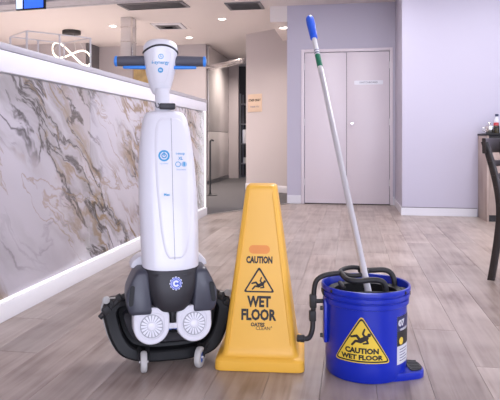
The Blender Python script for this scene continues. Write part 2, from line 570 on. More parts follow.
# back wall with an opening for the cupboard doors
DX0, DX1, DH = -0.605, 0.517, 2.03
b = B()
b.span((-0.838, WB, 0), (DX0, WB + 0.12, CEIL)); b.span((DX1, WB, 0), (0.66, WB + 0.12, CEIL)); b.span((DX0, WB, DH), (DX1, WB + 0.12, CEIL))
struct(b.done('wall_back', 'paint_white', smooth=False))
# projecting wall to the right and its return
wall('wall_right', (0.587, 7.03, 0), (5.2, WB + 0.12, CEIL))
# angled wall with the staff sign
ang = math.atan2(9.57 - 10.15, -0.99 + 1.76)
b = B(); b.box((0, 0.06, CEIL / 2), (1.62, 0.12, CEIL))
wc = struct(b.done('wall_corridor', 'paint_warm', None, (-1.76 + 0.81 * math.cos(ang), 10.15 + 0.81 * math.sin(ang), 0), (0, 0, ang), smooth=False))
b = B(); b.box((0, -0.008, 0.055), (1.62, 0.014, 0.11), 0.002); b.box((0, -0.004, 0.114), (1.62, 0.006, 0.008))
struct(b.done('baseboard_corridor', 'skirting', None, wc.location, (0, 0, ang)))
# soffit
b = B(); b.span((-1.07, WB + 0.001, 2.455), (-0.5, 9.75, CEIL)); struct(b.done('trim_2', 'paint_ceiling', smooth=False))
# kitchen back wall, steel clad corridor side, end wall with a dark doorway
wall('wall_kitchen', (-8.1, 11.05, 0), (-2.69, 11.17, CEIL), 'paint_warm')
wall('wall_left', (-8.2, -3.5, 0), (-8.08, 11.1, CEIL), 'paint_warm')
wall('wall_end', (-2.76, 13.10, 0), (-2.45, 13.2, CEIL), 'paint_warm')
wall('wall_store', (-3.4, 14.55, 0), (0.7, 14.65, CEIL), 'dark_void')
wall('wall_inner', (-0.80, 8.15, 0), (-0.70, 14.6, CEIL), 'paint_warm')
sw = thing('wall_steel', None, None, (-2.69, 11.17, 0), kind='structure')
for z0, z1 in ((0.08, 1.02), (1.03, 2.66)):
    b = B(); b.span((0, 0.002, z0), (0.03, 1.928, z1), 0.003); b.done('panel', 'steel', sw)
b = B(); b.span((-0.06, 0, 0), (0.0, 1.93, CEIL)); b.done('backing', 'shadow_gap', sw, smooth=False)
b = B(); b.span((0.0, 0, 0), (0.036, 1.93, 0.075)); b.done('skirting', 'steel_dark', sw, smooth=False)

# skirting boards
b = B()
b.span((-0.838, WB - 0.012, 0), (DX0 - 0.045, WB - 0.0005, 0.105), 0.002)
b.span((-0.838, WB - 0.008, 0.106), (DX0 - 0.045, WB - 0.0005, 0.114))
b.span((DX1 + 0.04, WB - 0.012, 0), (0.575, WB - 0.0005, 0.105), 0.002)
b.span((DX1 + 0.04, WB - 0.008, 0.106), (0.575, WB - 0.0005, 0.114))
struct(b.done('baseboard_back', 'skirting', smooth=False))
b = B()
b.span((0.575, 7.018, 0), (1.40, 7.0295, 0.088), 0.002); b.span((0.575, 7.0285, 0), (0.5865, WB - 0.013, 0.088), 0.002)
bb = struct(b.done('baseboard_right', 'skirting', smooth=False))
b = B(); b.span((0.580, 7.021, 0.0885), (1.40, 7.0295, 0.097)); b.done('shadow_line', 'shadow_gap', bb, smooth=False)

# cupboard double door
dr = thing('door_1', 'pale double cupboard doors with a small white sign and round knob', None, ((DX0 + DX1) / 2, WB, 0), kind='structure')
wl = (DX1 - DX0) / 2
for sx in (-1, 1):
    b = B(); b.span((sx * 0.0025, -0.002, 0.012), (sx * (wl - 0.006), 0.036, DH - 0.006), 0.002)
    leaf = b.done('door_leaf', 'paint_door', dr)
    for z in (0.25, 1.05, 1.80):
        b = B(); b.cyl((sx * (wl - 0.004), -0.006, z), (sx * (wl - 0.004), -0.006, z + 0.09), 0.005, seg=12); b.done('hinge', 'brushed_alu', leaf)
    if sx == 1:
        b = B(); b.lathe([(0, 0.045), (0.018, 0.043), (0.024, 0.034), (0.021, 0.022), (0.011, 0.014), (0.011, 0.004), (0.026, 0.003), (0.026, 0)], 24,
                         Matrix.Translation((0.068, -0.002, 1.075)) @ Matrix.Rotation(R(90), 4, 'X'))
        b.done('knob', 'brass_knob', leaf)
        b = B(); b.prism(rrect(0.187, 0.027, 0.012), lambda x, y, h: Vector((0.287 + x, -0.002 - h, 1.617 + y)), 0.003)
        sp = b.done('sign_plate', 'sign_white', leaf); sp['label'] = 'white strip sign reading SWITCHBOARD'
        b = text_b('SWITCHBOARD', 0.032, 0.012, 0.235)
        b.map(lambda c: Vector((0.287 + c.x, -0.0055 - c.z, 1.617 + c.y))); b.done('lettering', 'sign_ink', leaf, smooth=False)
b = B()
b.span((-wl - 0.042, -0.014, 0), (-wl, -0.0005, DH + 0.042), 0.003); b.span((wl, -0.014, 0), (wl + 0.038, -0.0005, DH + 0.042), 0.003)
b.span((-wl + 0.0005, -0.014, DH), (wl - 0.0005, -0.0005, DH + 0.042), 0.003)
b.done('door_frame', 'paint_door', dr)
b = B(); b.span((-wl, 0.06, 0), (wl, 0.1, DH)); b.done('closet_back', 'dark_void', dr, smooth=False)

# street side: rear and side walls with shop windows (behind the viewer)


def window_wall(name, win, axis, pos, lo, hi, w0, w1, n):
    """wall along an axis with one wide glazed opening"""
    b = B()
    T = 0.12

    def sp(bb, u0, u1, z0, z1, o0=0.0, o1=T, bev=0.0):
        if axis == 'X': bb.span((u0, pos - o1, z0), (u1, pos - o0, z1), bev)
        else: bb.span((pos + o0, u0, z0), (pos + o1, u1, z1), bev)
    Z0, Z1 = 0.35, 2.5
    sp(b, lo, w0, 0, CEIL); sp(b, w1, hi, 0, CEIL); sp(b, w0, w1, 0, Z0); sp(b, w0, w1, Z1, CEIL)
    struct(b.done(name, 'paint_white', smooth=False))
    o = thing(win, None, None, kind='structure')
    fr = B()
    sp(fr, w0, w1, Z0, Z0 + 0.06, 0.02, 0.08); sp(fr, w0, w1, Z1 - 0.06, Z1, 0.02, 0.08)
    for i in range(n + 1):
        u = w0 + (w1 - w0) * i / n
        sp(fr, max(w0, u - 0.03), min(w1, u + 0.03), Z0, Z1, 0.02, 0.08)
    fr.done('window_frame', 'black_metal', o, smooth=False)
    for i in range(n):
        u0, u1 = w0 + (w1 - w0) * i / n, w0 + (w1 - w0) * (i + 1) / n
        g = B(); sp(g, u0 + 0.03, u1 - 0.03, Z0 + 0.06, Z1 - 0.06, 0.045, 0.053); g.done('pane', 'window_glass', o, smooth=False)


window_wall('wall_rear', 'window_1', 'X', -3.2, -8.1, 5.1, -1.3, 4.5, 4)
window_wall('wall_side', 'window_2', 'Y', 5.0, -3.2, 7.03, -0.4, 4.8, 4)

# ================================================================== BAR COUNTER
ct = thing('bar_counter', 'long bar counter clad in veined marble with lit white edge band', 'counter', (XF, 4.2, 0))
Y0, Y1 = -3.6, 2.48
b = B(); b.span((-0.55, Y0, 0.0), (-0.03, Y1 - 0.02, 1.27)); b.done('carcass', 'white_board', ct, smooth=False)
ys = [Y0, -2.10, -0.60, 0.90, Y1 - 0.035]
for ya, yb in zip(ys, ys[1:]):
    b = B(); b.span((-0.028, ya + 0.0007, 0.10), (0.0, yb - 0.0007, 1.175), 0.001)
    b.done('marble_panel', 'marble', ct)
b = B(); b.span((-0.03, Y0, 0.0), (0.022, Y1, 0.088), 0.003); b.done('kick_board', 'white_board', ct)
b = B(); b.span((-0.02, Y0, 0.090), (0.012, Y1 - 0.05, 0.098)); b.done('light_strip', 'led_soft', ct, smooth=False)
b = B(); b.span((-0.03, Y1 - 0.032, 0.09), (0.008, Y1, 1.18), 0.004); b.done('light_strip', 'led_white', ct)
b = B(); b.span((-0.03, Y0, 1.18), (0.014, Y1 + 0.004, 1.283), 0.006); b.done('lit_band', 'lit_fascia', ct)  # plain white fascia; its emission stands in for led light falling on it
b = B(); b.span((-0.62, Y0, 1.285), (0.018, Y1 + 0.01, 1.318), 0.004); b.done('countertop', 'slab_grey', ct)

# ================================================================== FLOOR SCRUBBER
fs = thing('floor_scrubber', 'upright white and charcoal floor scrubber with blue tipped handlebar', 'floor scrubber', (-0.68, 2.218, 0), R(23.46))


def lerp_table(tab, z):
    if z <= tab[0][0]: return tab[0][1:]
    for a, c in zip(tab, tab[1:]):
        if z <= c[0]:
            t = (z - a[0]) / (c[0] - a[0])
            return tuple(a[i] + (c[i] - a[i]) * t for i in range(1, len(a)))
    return tab[-1][1:]


def superpt(cx, cy, hx, hy, n, a):
    c, s = math.cos(a), math.sin(a)
    return Vector((cx + hx * math.copysign(abs(c) ** (2 / n), c), cy + hy * math.copysign(abs(s) ** (2 / n), s), 0))


def smooth_tab(tab, n=6): return [tuple(p) for p in _cat(tab, n)]


def _cat(tab, n):
    out = []; L = len(tab)
    for i in range(L - 1):
        p0, p1, p2, p3 = tab[max(i - 1, 0)], tab[i], tab[i + 1], tab[min(i + 2, L - 1)]
        for k in range(n):
            t = k / n
            out.append(tuple(0.5 * (2 * q1 + (q2 - q0) * t + (2 * q0 - 5 * q1 + 4 * q2 - q3) * t * t + (3 * q1 - q0 - 3 * q2 + q3) * t ** 3) for q0, q1, q2, q3 in zip(p0, p1, p2, p3)))
    out.append(tab[-1]); return out


# column: z, cx, cy, hx, hy
COL = [(0.366, 0.000, 0.000, 0.103, 0.080), (0.372, 0.000, 0.000, 0.106, 0.083), (0.415, 0.000, 0.006, 0.108, 0.084), (0.52, -0.001, 0.024, 0.111, 0.084),
       (0.62, -0.003, 0.042, 0.112, 0.083), (0.70, -0.005, 0.056, 0.110, 0.081), (0.78, -0.007, 0.069, 0.107, 0.079), (0.857, -0.009, 0.082, 0.100, 0.076),
       (0.915, -0.010, 0.091, 0.091, 0.071), (0.942, -0.011, 0.095, 0.085, 0.066), (0.960, -0.012, 0.098, 0.075, 0.059), (0.969, -0.013, 0.100, 0.062, 0.049), (0.973, -0.013, 0.100, 0.044, 0.036)]
COLS = smooth_tab(COL, 5)


def col_pt(a, z, off=0.0):
    cx, cy, hx, hy = lerp_table(COLS, z)
    p = superpt(cx, cy, hx, hy, 3.0, a); p.z = z
    if off:
        q = superpt(cx, cy, hx, hy, 3.0, a + 0.02); r_ = superpt(cx, cy, hx, hy, 3.0, a - 0.02)
        d = (q - r_); nrm = Vector((d.y, -d.x, 0)).normalized(); p += nrm * off
    return p


def col_front(x, z, off):
    """point on the front of the column at local x and height z"""
    cx, cy, hx, hy = lerp_table(COLS, z)
    k = min(0.995, abs((x - cx) / hx))
    y = cy - hy * (1 - k ** 3.0) ** (1 / 3.0)
    k2 = min(0.995, k + 0.02); y2 = cy - hy * (1 - k2 ** 3.0) ** (1 / 3.0)
    sl = (y2 - y) / (0.02 * hx) * math.copysign(1, x - cx)
    nrm = Vector((sl, -1, -0.17)).normalized()
    return Vector((x, y, z)) + nrm * off


b = B(); N = 56
b.loft([[col_pt(2 * PI * i / N, z[0]) for i in range(N)] for z in COLS])
column = b.done('column', 'white_gloss', fs, sharp=60)
# raised front shield of the column, arched at the top and tapering to a point
SH = [(0.414, -0.006, 0.024), (0.422, -0.018, 0.042), (0.445, -0.030, 0.058), (0.51, -0.043, 0.072), (0.57, -0.049, 0.077), (0.68, -0.058, 0.080), (0.78, -0.062, 0.081),
      (0.86, -0.062, 0.077), (0.910, -0.056, 0.067), (0.930, -0.047, 0.053), (0.942, -0.030, 0.032), (0.946, -0.012, 0.013)]
SHS = smooth_tab(SH, 4)
top, bot = [], []
b = B(); M_ = 14
grid = []
for (z, xl, xr) in SHS:
    xm = 0.006
    xl_, xr_ = xm + (xl - xm) * 1.0, xr
    row = []
    for i in range(M_ + 1):
        t = i / M_; xx = xl_ + (xr_ - xl_) * t
        edge = min(t, 1 - t) * (xr_ - xl_)
        ez = min(z - 0.414, 0.946 - z)
        e = max(0.0, min(1.0, min(edge, ez) / 0.008))
        row.append(col_front(xx, z, -0.002 + 0.0055 * e))
    grid.append(row)
b.loft(grid, cap=False, closed=False)
b.done('front_shield', 'white_gloss', fs, sharp=70)
b = B(); b.tube([col_front(0.006 + 0.010 * max(0, (0.6 - z) / 0.2) * 0.3, z, 0.0033) for z in [0.414 + 0.0132 * i for i in range(41)]], 0.0008, 6)
b.done('seam', 'grip_grey', fs)


def on_col(bld, x0, z0, off=0.0042): return bld.map(lambda c: col_front(x0 + c.x, z0 + c.y, off + c.z))


on_col(ring_print(0.0145, 0.0215), -0.024, 0.798).done('round_logo', 'logo_blue', fs, smooth=False)
on_col(ring_print(0.006, 0.0105), -0.024, 0.798).done('round_logo', 'logo_blue', fs, smooth=False)
on_col(flat([capsule(0, 0, 0, 0.012, 0.0022)]), -0.024, 0.798).done('round_logo', 'logo_blue', fs, smooth=False)
on_col(text_b('i-power', 0.011, 0.0, 0.032), -0.024, 0.769).done('lettering', 'logo_pale', fs, smooth=False)
on_col(text_b('i-mop', 0.014, 0.01, 0.034), 0.038, 0.806).done('lettering', 'logo_blue', fs, smooth=False)
on_col(text_b('XL', 0.016, 0.03, 0.017), 0.038, 0.787).done('lettering', 'logo_blue', fs, smooth=False)
on_col(ring_print(0.008, 0.0105), 0.028, 0.765).done('badge', 'logo_blue', fs, smooth=False)
on_col(flat([disc(0.0105, 20)]), 0.051, 0.765).done('badge', 'logo_pale', fs, smooth=False)
on_col(flat([capsule(0, -0.004, 0, 0.006, 0.0025)]), 0.051, 0.765, 0.0050).done('badge', 'logo_blue', fs, smooth=False)
on_col(text_b('lithium battery', 0.008, 0.0, 0.036), 0.040, 0.745).done('lettering', 'logo_pale', fs, smooth=False)
on_col(text_b('Max', 0.013, 0.03, 0.022), -0.016, 0.652).done('lettering', 'logo_blue', fs, smooth=False)

# neck and head
b = B(); b.lathe([(0.030, 0.965), (0.030, 1.0), (0.0285, 1.004), (0.0285, 1.062)], 28, Matrix.Translation((-0.019, 0.106, 0)))
b.done('neck_pole', 'white_matte', fs)
b = B(); b.box((-0.003, 0.084, 0.990), (0.062, 0.050, 0.024), 0.005)
lt = b.done('latch', 'charcoal', fs)
b = B(); b.tube(catmull([(-0.050, 0.075, 1.004), (-0.047, 0.070, 0.990), (-0.040, 0.068, 0.984), (-0.034, 0.070, 0.992), (-0.039, 0.072, 1.002)], 5), 0.0025, 8); b.done('wire_loop', 'steel_dark', lt)
HX, HY = -0.024, 0.132
HD = [(1.040, 0.024, 0.024), (1.042, 0.029, 0.028), (1.052, 0.035, 0.033), (1.075, 0.044, 0.041), (1.12, 0.056, 0.052), (1.16, 0.063, 0.059), (1.20, 0.067, 0.063), (1.222, 0.069, 0.065),
      (1.236, 0.066, 0.062), (1.250, 0.056, 0.053), (1.259, 0.038, 0.036), (1.263, 0.016, 0.015)]
HDS = smooth_tab(HD, 4)
b = B(); N = 44
b.loft([[superpt(HX, HY, hx, hy, 2.25, 2 * PI * i / N) + Vector((0, 0, z)) for i in range(N)] for z, hx, hy in HDS])
b.done('head', 'white_gloss', fs, sharp=60)
b = B(); b.tube([superpt(HX, HY, 0.0685, 0.0640, 2.25, 2 * PI * i / N) + Vector((0, 0, 1.231 - 0.024 * math.cos(2 * PI * i / N) ** 2)) for i in range(N)], 0.0042, 8, closed=True)
b.done('head_band', 'charcoal', fs)


def head_front(x, z, off):
    hx, hy = lerp_table(HDS, z)
    k = min(0.98, abs(x / hx)); y = HY - hy * (1 - k ** 2.25) ** (1 / 2.25)
    k2 = min(0.985, k + 0.02); y2 = HY - hy * (1 - k2 ** 2.25) ** (1 / 2.25)
    nrm = Vector(((y2 - y) / (0.02 * hx) * math.copysign(1, x), -1, -0.2)).normalized()
    return Vector((HX + x, y, z)) + nrm * off


pl = rounded_poly([(-0.040, 0.046), (0.040, 0.046), (0.034, -0.02), (0.020, -0.075), (-0.020, -0.075), (-0.034, -0.02)], 0.014)
b = outline_print([(x * 1.0, y) for x, y in pl], [(x * 0.96, y * 0.975) for x, y in pl], 0.0007)
b.map(lambda c: head_front(c.x - 0.004, 1.160 + c.y, 0.0005 + c.z)).done('panel_line', 'white_matte', fs, smooth=False)


def on_head(bld, x0, z0): return bld.map(lambda c: head_front(x0 + c.x, z0 + c.y, 0.0008 + c.z))


on_head(ring_print(0.0075, 0.0100), -0.004, 1.186).done('round_logo', 'logo_blue', fs, smooth=False)
on_head(flat([capsule(-0.001, 0.0045, -0.001, -0.002, 0.0012), capsule(-0.001, -0.002, 0.004, -0.002, 0.0012)]), -0.004, 1.186).done('round_logo', 'logo_blue', fs, smooth=False)
on_head(text_b('i-synergy', 0.019, 0.015, 0.066).cutx([-0.02, -0.01, 0, 0.01, 0.02]), -0.005, 1.163).done('lettering', 'logo_blue', fs, smooth=False)
on_head(flat([disc(0.0105, 22)]), -0.005, 1.133).done('badge', 'logo_blue', fs, smooth=False)
on_head(text_b('XL', 0.010, 0.03, 0.012, 0.0012), -0.005, 1.133).done('lettering', 'emblem_white', fs, smooth=False)

# handlebar: foam grips, blue end rings, blue levers (turned a little less than the body)
ca, sa = math.cos(R(-12)), math.sin(R(-12))


def hb(x, y, z): return Vector((HX + x * ca - y * sa, HY + x * sa + y * ca, z))


for s in (-1, 1):
    b = B(); b.tube([hb(s * 0.045, 0, 1.174), hb(s * 0.06, 0, 1.174), hb(s * 0.09, 0, 1.174), hb(s * 0.165, 0, 1.174), hb(s * 0.172, 0, 1.174)], [0.0225, 0.023, 0.0225, 0.0205, 0.0195], 24)
    g = b.done('grip', 'grip_grey', fs)
    b = B(); b.rod(hb(s * 0.171, 0, 1.174), hb(s * 0.183, 0, 1.174), 0.0215, 0.004); b.done('end_cap', 'light_blue', g)
    b = B(); b.rod(hb(s * 0.182, 0, 1.174), hb(s * 0.186, 0, 1.174), 0.011, 0.002); b.done('end_plug', 'logo_pale', g)
    b = B(); b.tube([hb(s * 0.030, -0.012, 1.147), hb(s * 0.06, -0.020, 1.147), hb(s * 0.10, -0.022, 1.147), hb(s * 0.142, -0.022, 1.147), hb(s * 0.146, -0.022, 1.147)], [0.008, 0.0075, 0.007, 0.006, 0.004], 12)
    b.done('lever', 'light_blue', fs)

# belly shell
BL = [(0.222, 0.00, -0.040, 0.040, 0.045), (0.226, 0.00, -0.040, 0.056, 0.058), (0.238, 0.0, -0.036, 0.068, 0.068), (0.262, 0.0, -0.030, 0.083, 0.078), (0.30, 0.0, -0.022, 0.098, 0.086),
      (0.34, 0.0, -0.012, 0.106, 0.089), (0.375, 0.0, -0.003, 0.1085, 0.088), (0.382, 0.0, -0.002, 0.107, 0.0865), (0.383, 0.0, -0.002, 0.10, 0.08)]
BLS = smooth_tab(BL, 4); N = 52
b = B(); b.loft([[superpt(cx, cy, hx, hy, 2.6, 2 * PI * i / N) + Vector((0, 0, z - (0.010 * max(0, -math.sin(2 * PI * i / N)) * abs(math.sin(2 * PI * i / N)) if z > 0.36 else 0))) for i in range(N)] for z, cx, cy, hx, hy in BLS])
b.done('belly_shell', 'charcoal', fs, sharp=50)


def belly_front(x, z, off):
    cx, cy, hx, hy = lerp_table(BLS, z)
    k = min(0.98, abs(x / hx)); y = cy - hy * (1 - k ** 2.6) ** (1 / 2.6)
    return Vector((x, y, z)) + Vector((0.0, -1, -0.25)).normalized() * off


def emb(bld, off=0.0): return bld.map(lambda c: belly_front(0.010 + c.x, 0.331 + c.y, 0.001 + off + c.z))


n = 12
scal = [((0.0225 + 0.0018 * math.cos(n * 2 * PI * i / 96)) * math.cos(2 * PI * i / 96), (0.0225 + 0.0018 * math.cos(n * 2 * PI * i / 96)) * math.sin(2 * PI * i / 96)) for i in range(96)]
em = emb(flat([scal], 0.0008)).done('emblem', 'emblem_white', fs, smooth=False); em['label'] = 'round blue badge with white letter C'
for r0, r1 in ((0.0175, 0.0210), (0.0128, 0.0160)):
    emb(ring_print(r0, r1), 0.0007).done('badge_ring', 'emblem_blue', em, smooth=False)
a0 = 0.5
cpoly = [(0.0112 * math.cos(a0 + (2 * PI - 2 * a0) * i / 20), 0.0112 * math.sin(a0 + (2 * PI - 2 * a0) * i / 20)) for i in range(21)] + \
        [(0.0052 * math.cos(2 * PI - a0 - (2 * PI - 2 * a0) * i / 20), 0.0052 * math.sin(2 * PI - a0 - (2 * PI - 2 * a0) * i / 20)) for i in range(21)]
emb(flat([disc(0.0122, 24)]), 0.0009).done('badge_ring', 'emblem_blue', em, smooth=False)
emb(flat([cpoly]), 0.0013).done('letter', 'emblem_white', em, smooth=False)

# grey side wings with slots


def puffy(poly, ys, name, m, parent, lean=0.0):
    cx = sum(p[0] for p in poly) / len(poly); cz = sum(p[1] for p in poly) / len(poly)
    b = B()
    b.loft([[Vector((cx + (x - cx) * s, y + lean * (z - cz), cz + (z - cz) * s)) for x, z in poly] for s, y in ys])
    return b.done(name, m, parent, sharp=50)


for s in (-1, 1):
    poly = rounded_poly([(s * 0.085, 0.377), (s * 0.128, 0.380), (s * 0.150, 0.340), (s * 0.170, 0.295), (s * 0.170, 0.255), (s * 0.158, 0.222), (s * 0.145, 0.214), (s * 0.07, 0.214)], 0.016)
    wing = puffy(poly, [(0.80, -0.088), (0.90, -0.084), (0.97, -0.072), (1.0, -0.055), (1.0, 0.05), (0.94, 0.075), (0.8, 0.082)], 'side_wing', 'grey_body', fs, 0.15)
    sl = B(); sl.prism(capsule(0, -0.028, 0, 0.028, 0.0085), lambda x, z, h: Vector((s * 0.149 + x - s * 0.1 * z, -0.0872 + 0.15 * z - h, 0.290 + z)), 0.003)
    sl.done('slot', 'black_plastic', wing)
    poly = rounded_poly([(s * 0.060, 0.365), (s * 0.152, 0.365), (s * 0.142, 0.392), (s * 0.112, 0.414), (s * 0.060, 0.414)], 0.012)
    puffy(poly, [(0.9, 0.030), (1.0, 0.040), (1.0, 0.11), (0.9, 0.12)], 'tank_cap', 'white_matte', fs)

# two white brush motors with fan grilles


def motor(cx, cz, name):
    mt = thing(name, None, None, (cx, -0.085, cz)); mt.parent = fs; mt.rotation_euler = (R(90 - 10), 0, 0); mt.scale = (1, 1, 1)   # local +z looks forward and a little up
    # housing: round drum with a flat shoulder on top
    out = []
    for i in range(48):
        a = 2 * PI * i / 48; x, y = 0.0655 * math.cos(a), 0.0655 * math.sin(a)
        out.append((x, y))
    s = 1 if cx > 0 else -1
    drum = []
    for x, y in out:
        if y > 0: x = math.copysign(min(0.0655, abs(x) * (1 + 0.3 * min(1, y / 0.05))), x); y = y * 1.02
        drum.append((x, y))
    b = B(); b.loft([[Vector((x * k, y * k, z)) for x, y in drum] for k, z in ((1.0, -0.11), (1.0, 0.006), (0.985, 0.012), (0.94, 0.015), (0.72, 0.015), (0.69, 0.012), (0.60, 0.012))])
    b.done('housing', 'white_matte', mt, sharp=45)
    b = B(); b.lathe([(0.0, 0.0145), (0.0405, 0.0145), (0.0420, 0.0135), (0.0420, 0.008)], 36); b.done('vent_plate', 'vent_grey', mt)
    b = B()
    for i in range(18):
        a = 2 * PI * i / 18
        poly = [(0.0165 * math.cos(a - 0.13), 0.0165 * math.sin(a - 0.13)), (0.0385 * math.cos(a - 0.105), 0.0385 * math.sin(a - 0.105)), (0.0385 * math.cos(a + 0.105), 0.0385 * math.sin(a + 0.105)), (0.0165 * math.cos(a + 0.13), 0.0165 * math.sin(a + 0.13))]
        b.prism(poly, lambda x, y, h: Vector((x, y, 0.0145 + h * (1.0 if h else 0))), 0.0026)
    b.done('fan_grille', 'white_gloss', mt, smooth=False)
    b = B(); b.lathe([(0, 0.021), (0.010, 0.0205), (0.015, 0.019), (0.0175, 0.0145)], 24); b.done('hub', 'white_gloss', mt)
    b = B(); b.box((-s * 0.072, -0.004, -0.004), (0.022, 0.020, 0.03), 0.003); b.done('clip', 'white_matte', mt)
    for sx in (-0.048, 0.048):
        b = B(); b.lathe([(0, 0.0175), (0.0045, 0.017), (0.005, 0.014)], 12, Matrix.Translation((sx, 0.052, 0))); b.done('screw', 'grey_body', mt)
    return mt


for sx in (-1, 1): 
    mm = motor(sx * 0.078, 0.176, 'brush_motor')
b = B(); b.box((0, -0.03, 0.185), (0.07, 0.09, 0.09), 0.01); b.box((0, -0.082, 0.19), (0.016, 0.02, 0.07), 0.004); b.done('motor_bridge', 'black_plastic', fs)
b = B(); b.cyl((-0.03, -0.085, 0.165), (0.03, -0.085, 0.165), 0.008, seg=14); b.done('bridge_pin', 'hub_blue', fs)

# black brush deck standing on its edge behind the motors
half = [(0.0, 0.010), (0.08, 0.012), (0.150, 0.024), (0.195, 0.050), (0.228, 0.105), (0.247, 0.170), (0.252, 0.205), (0.236, 0.232), (0.19, 0.238), (0.10, 0.240), (0.0, 0.240)]
hs = [tuple(p)[:2] for p in _cat(half, 5)]
deck = hs + [(-x, z) for x, z in reversed(hs[1:-1])]
dcx, dcz = 0.0, 0.155


def deck_ring(s, y, sz=None):
    sz = s if sz is None else sz
    return [Vector((dcx + (x - dcx) * s, y + 0.30 * (z - 0.02), dcz + (z - dcz) * sz)) for x, z in deck]


b = B(); b.loft([deck_ring(0.98, 0.085), deck_ring(1.0, 0.075), deck_ring(1.0, 0.012), deck_ring(0.985, 0.002), deck_ring(0.95, -0.004, 0.94), deck_ring(0.80, -0.002, 0.74), deck_ring(0.775, 0.003, 0.70), deck_ring(0.755, 0.030, 0.66), deck_ring(0.70, 0.034, 0.58)])
dk = b.done('brush_deck', 'black_plastic', fs, sharp=30)
b = B(); b.loft([deck_ring(0.70, 0.040, 0.50), deck_ring(0.68, -0.01, 0.48), deck_ring(0.62, -0.02, 0.42), deck_ring(0.3, -0.022, 0.2)]); b.done('deck_core', 'charcoal', dk, sharp=40)
b = B(); b.loft([deck_ring(0.99, 0.050), deck_ring(1.022, 0.050), deck_ring(1.022, 0.034), deck_ring(0.99, 0.034), deck_ring(0.99, 0.050)], cap=False)
b.done('squeegee_blade', 'pale_rubber', dk)
# squeegee arms with white rollers
for s in (-1, 1):
    b = B()
    b.tube([(s * 0.150, 0.07, 0.258), (s * 0.185, 0.068, 0.244), (s * 0.215, 0.066, 0.220), (s * 0.262, 0.064, 0.176)], [0.012, 0.012, 0.011, 0.010], 10)
    b.box((s * 0.236, 0.060, 0.206), (0.030, 0.03, 0.030), 0.004, Matrix.Rotation(R(s * 40), 3, 'Y'))
    b.box((s * 0.190, 0.060, 0.250), (0.022, 0.03, 0.022), 0.004, Matrix.Rotation(R(s * 30), 3, 'Y'))
    arm = b.done('squeegee_arm', 'black_rubber', fs)
    b = B(); b.rod((s * 0.238, 0.050, 0.244), (s * 0.238, 0.068, 0.244), 0.0145, 0.004, 20); b.done('roller', 'pale_rubber', arm)
    b = B(); b.box((s * 0.218, 0.060, 0.232), (0.012, 0.014, 0.03), 0.003, Matrix.Rotation(R(s * 25), 3, 'Y')); b.done('roller_bracket', 'black_rubber', arm)

# transport wheels
for s, yaw in ((-1, -2), (1, -27)):
    wh = thing('wheel', None, None, (s * 0.104, -0.062, 0.0385)); wh.parent = fs; wh.rotation_euler = (0, 0, R(yaw))
    Mx = Matrix.Rotation(R(90), 4, 'Y')
    b = B(); b.lathe([(0.020, -0.011), (0.030, -0.0125), (0.036, -0.010), (0.0385, -0.004), (0.0385, 0.004), (0.036, 0.010), (0.030, 0.0125), (0.020, 0.011), (0.020, -0.011)], 32, Mx); b.done('tyre', 'pale_rubber', wh)
    b = B(); b.lathe([(0, -0.008), (0.0205, -0.0085), (0.0205, 0.0085), (0, 0.008)], 24, Mx); b.done('hub', 'hub_blue', wh)
    b = B()
    for t in (-1, 1): b.tube([(t * 0.0155, 0.0, 0.0), (t * 0.0155, 0.012, 0.02), (t * 0.0155, 0.045, 0.035)], [0.004, 0.006, 0.008], 8)
    b.done('fork', 'black_plastic', wh)
    b = B(); b.cyl((-0.017, 0, 0), (0.017, 0, 0), 0.005, seg=12); b.done('axle', 'steel', wh)

# ================================================================== CAUTION CONE
cn = thing('caution_cone', 'tall yellow four sided caution cone reading wet floor', 'caution cone', (-0.3435, 2.352, 0), R(4.46))
prof = [(0.161, 0.0, 0.020), (0.166, 0.003, 0.022), (0.1675, 0.010, 0.024), (0.166, 0.036, 0.026), (0.161, 0.043, 0.026), (0.155, 0.047, 0.026), (0.148, 0.050, 0.026), (0.1435, 0.056, 0.026), (0.140, 0.068, 0.026), (0.137, 0.085, 0.026)]
for i in range(1, 9):
    t = i / 8; prof.append((0.137 + (0.061 - 0.137) * t, 0.085 + (0.664 - 0.085) * t, 0.026 - 0.008 * t))
prof += [(0.0595, 0.672, 0.018), (0.056, 0.679, 0.018), (0.050, 0.683, 0.018), (0.040, 0.684, 0.016)]
b = B(); b.loft([[Vector((x, y, z)) for x, y in rrect(h, h, r, 6)] for h, z, r in prof])
b.done('shell', 'cone_yellow', cn, sharp=28)
sl = (0.137 - 0.061) / (0.664 - 0.085)
# slightly proud edge ribs beside the lettered face
for s in (-1, 1):
    b = B()
    P = []
    for i in range(10):
        z = 0.09 + 0.565 * i / 9; h = 0.137 - sl * (z - 0.085)
        P.append((s * (h - 0.021 + 0.004 * i / 9), -h + 0.0005, z))
    b.tube(P, 0.0028, 8); b.done('edge_rib', 'cone_yellow', cn)


def on_cone(bld, x0, z0):
    nrm = Vector((0, -1, sl)).normalized(); up = Vector((0, sl, 1)).normalized()

    def f(c):
        p = Vector((x0 + c.x, -(0.137 - sl * (z0 - 0.085)), z0)) + up * c.y + nrm * (0.0006 + c.z)
        return p
    return bld.map(f)


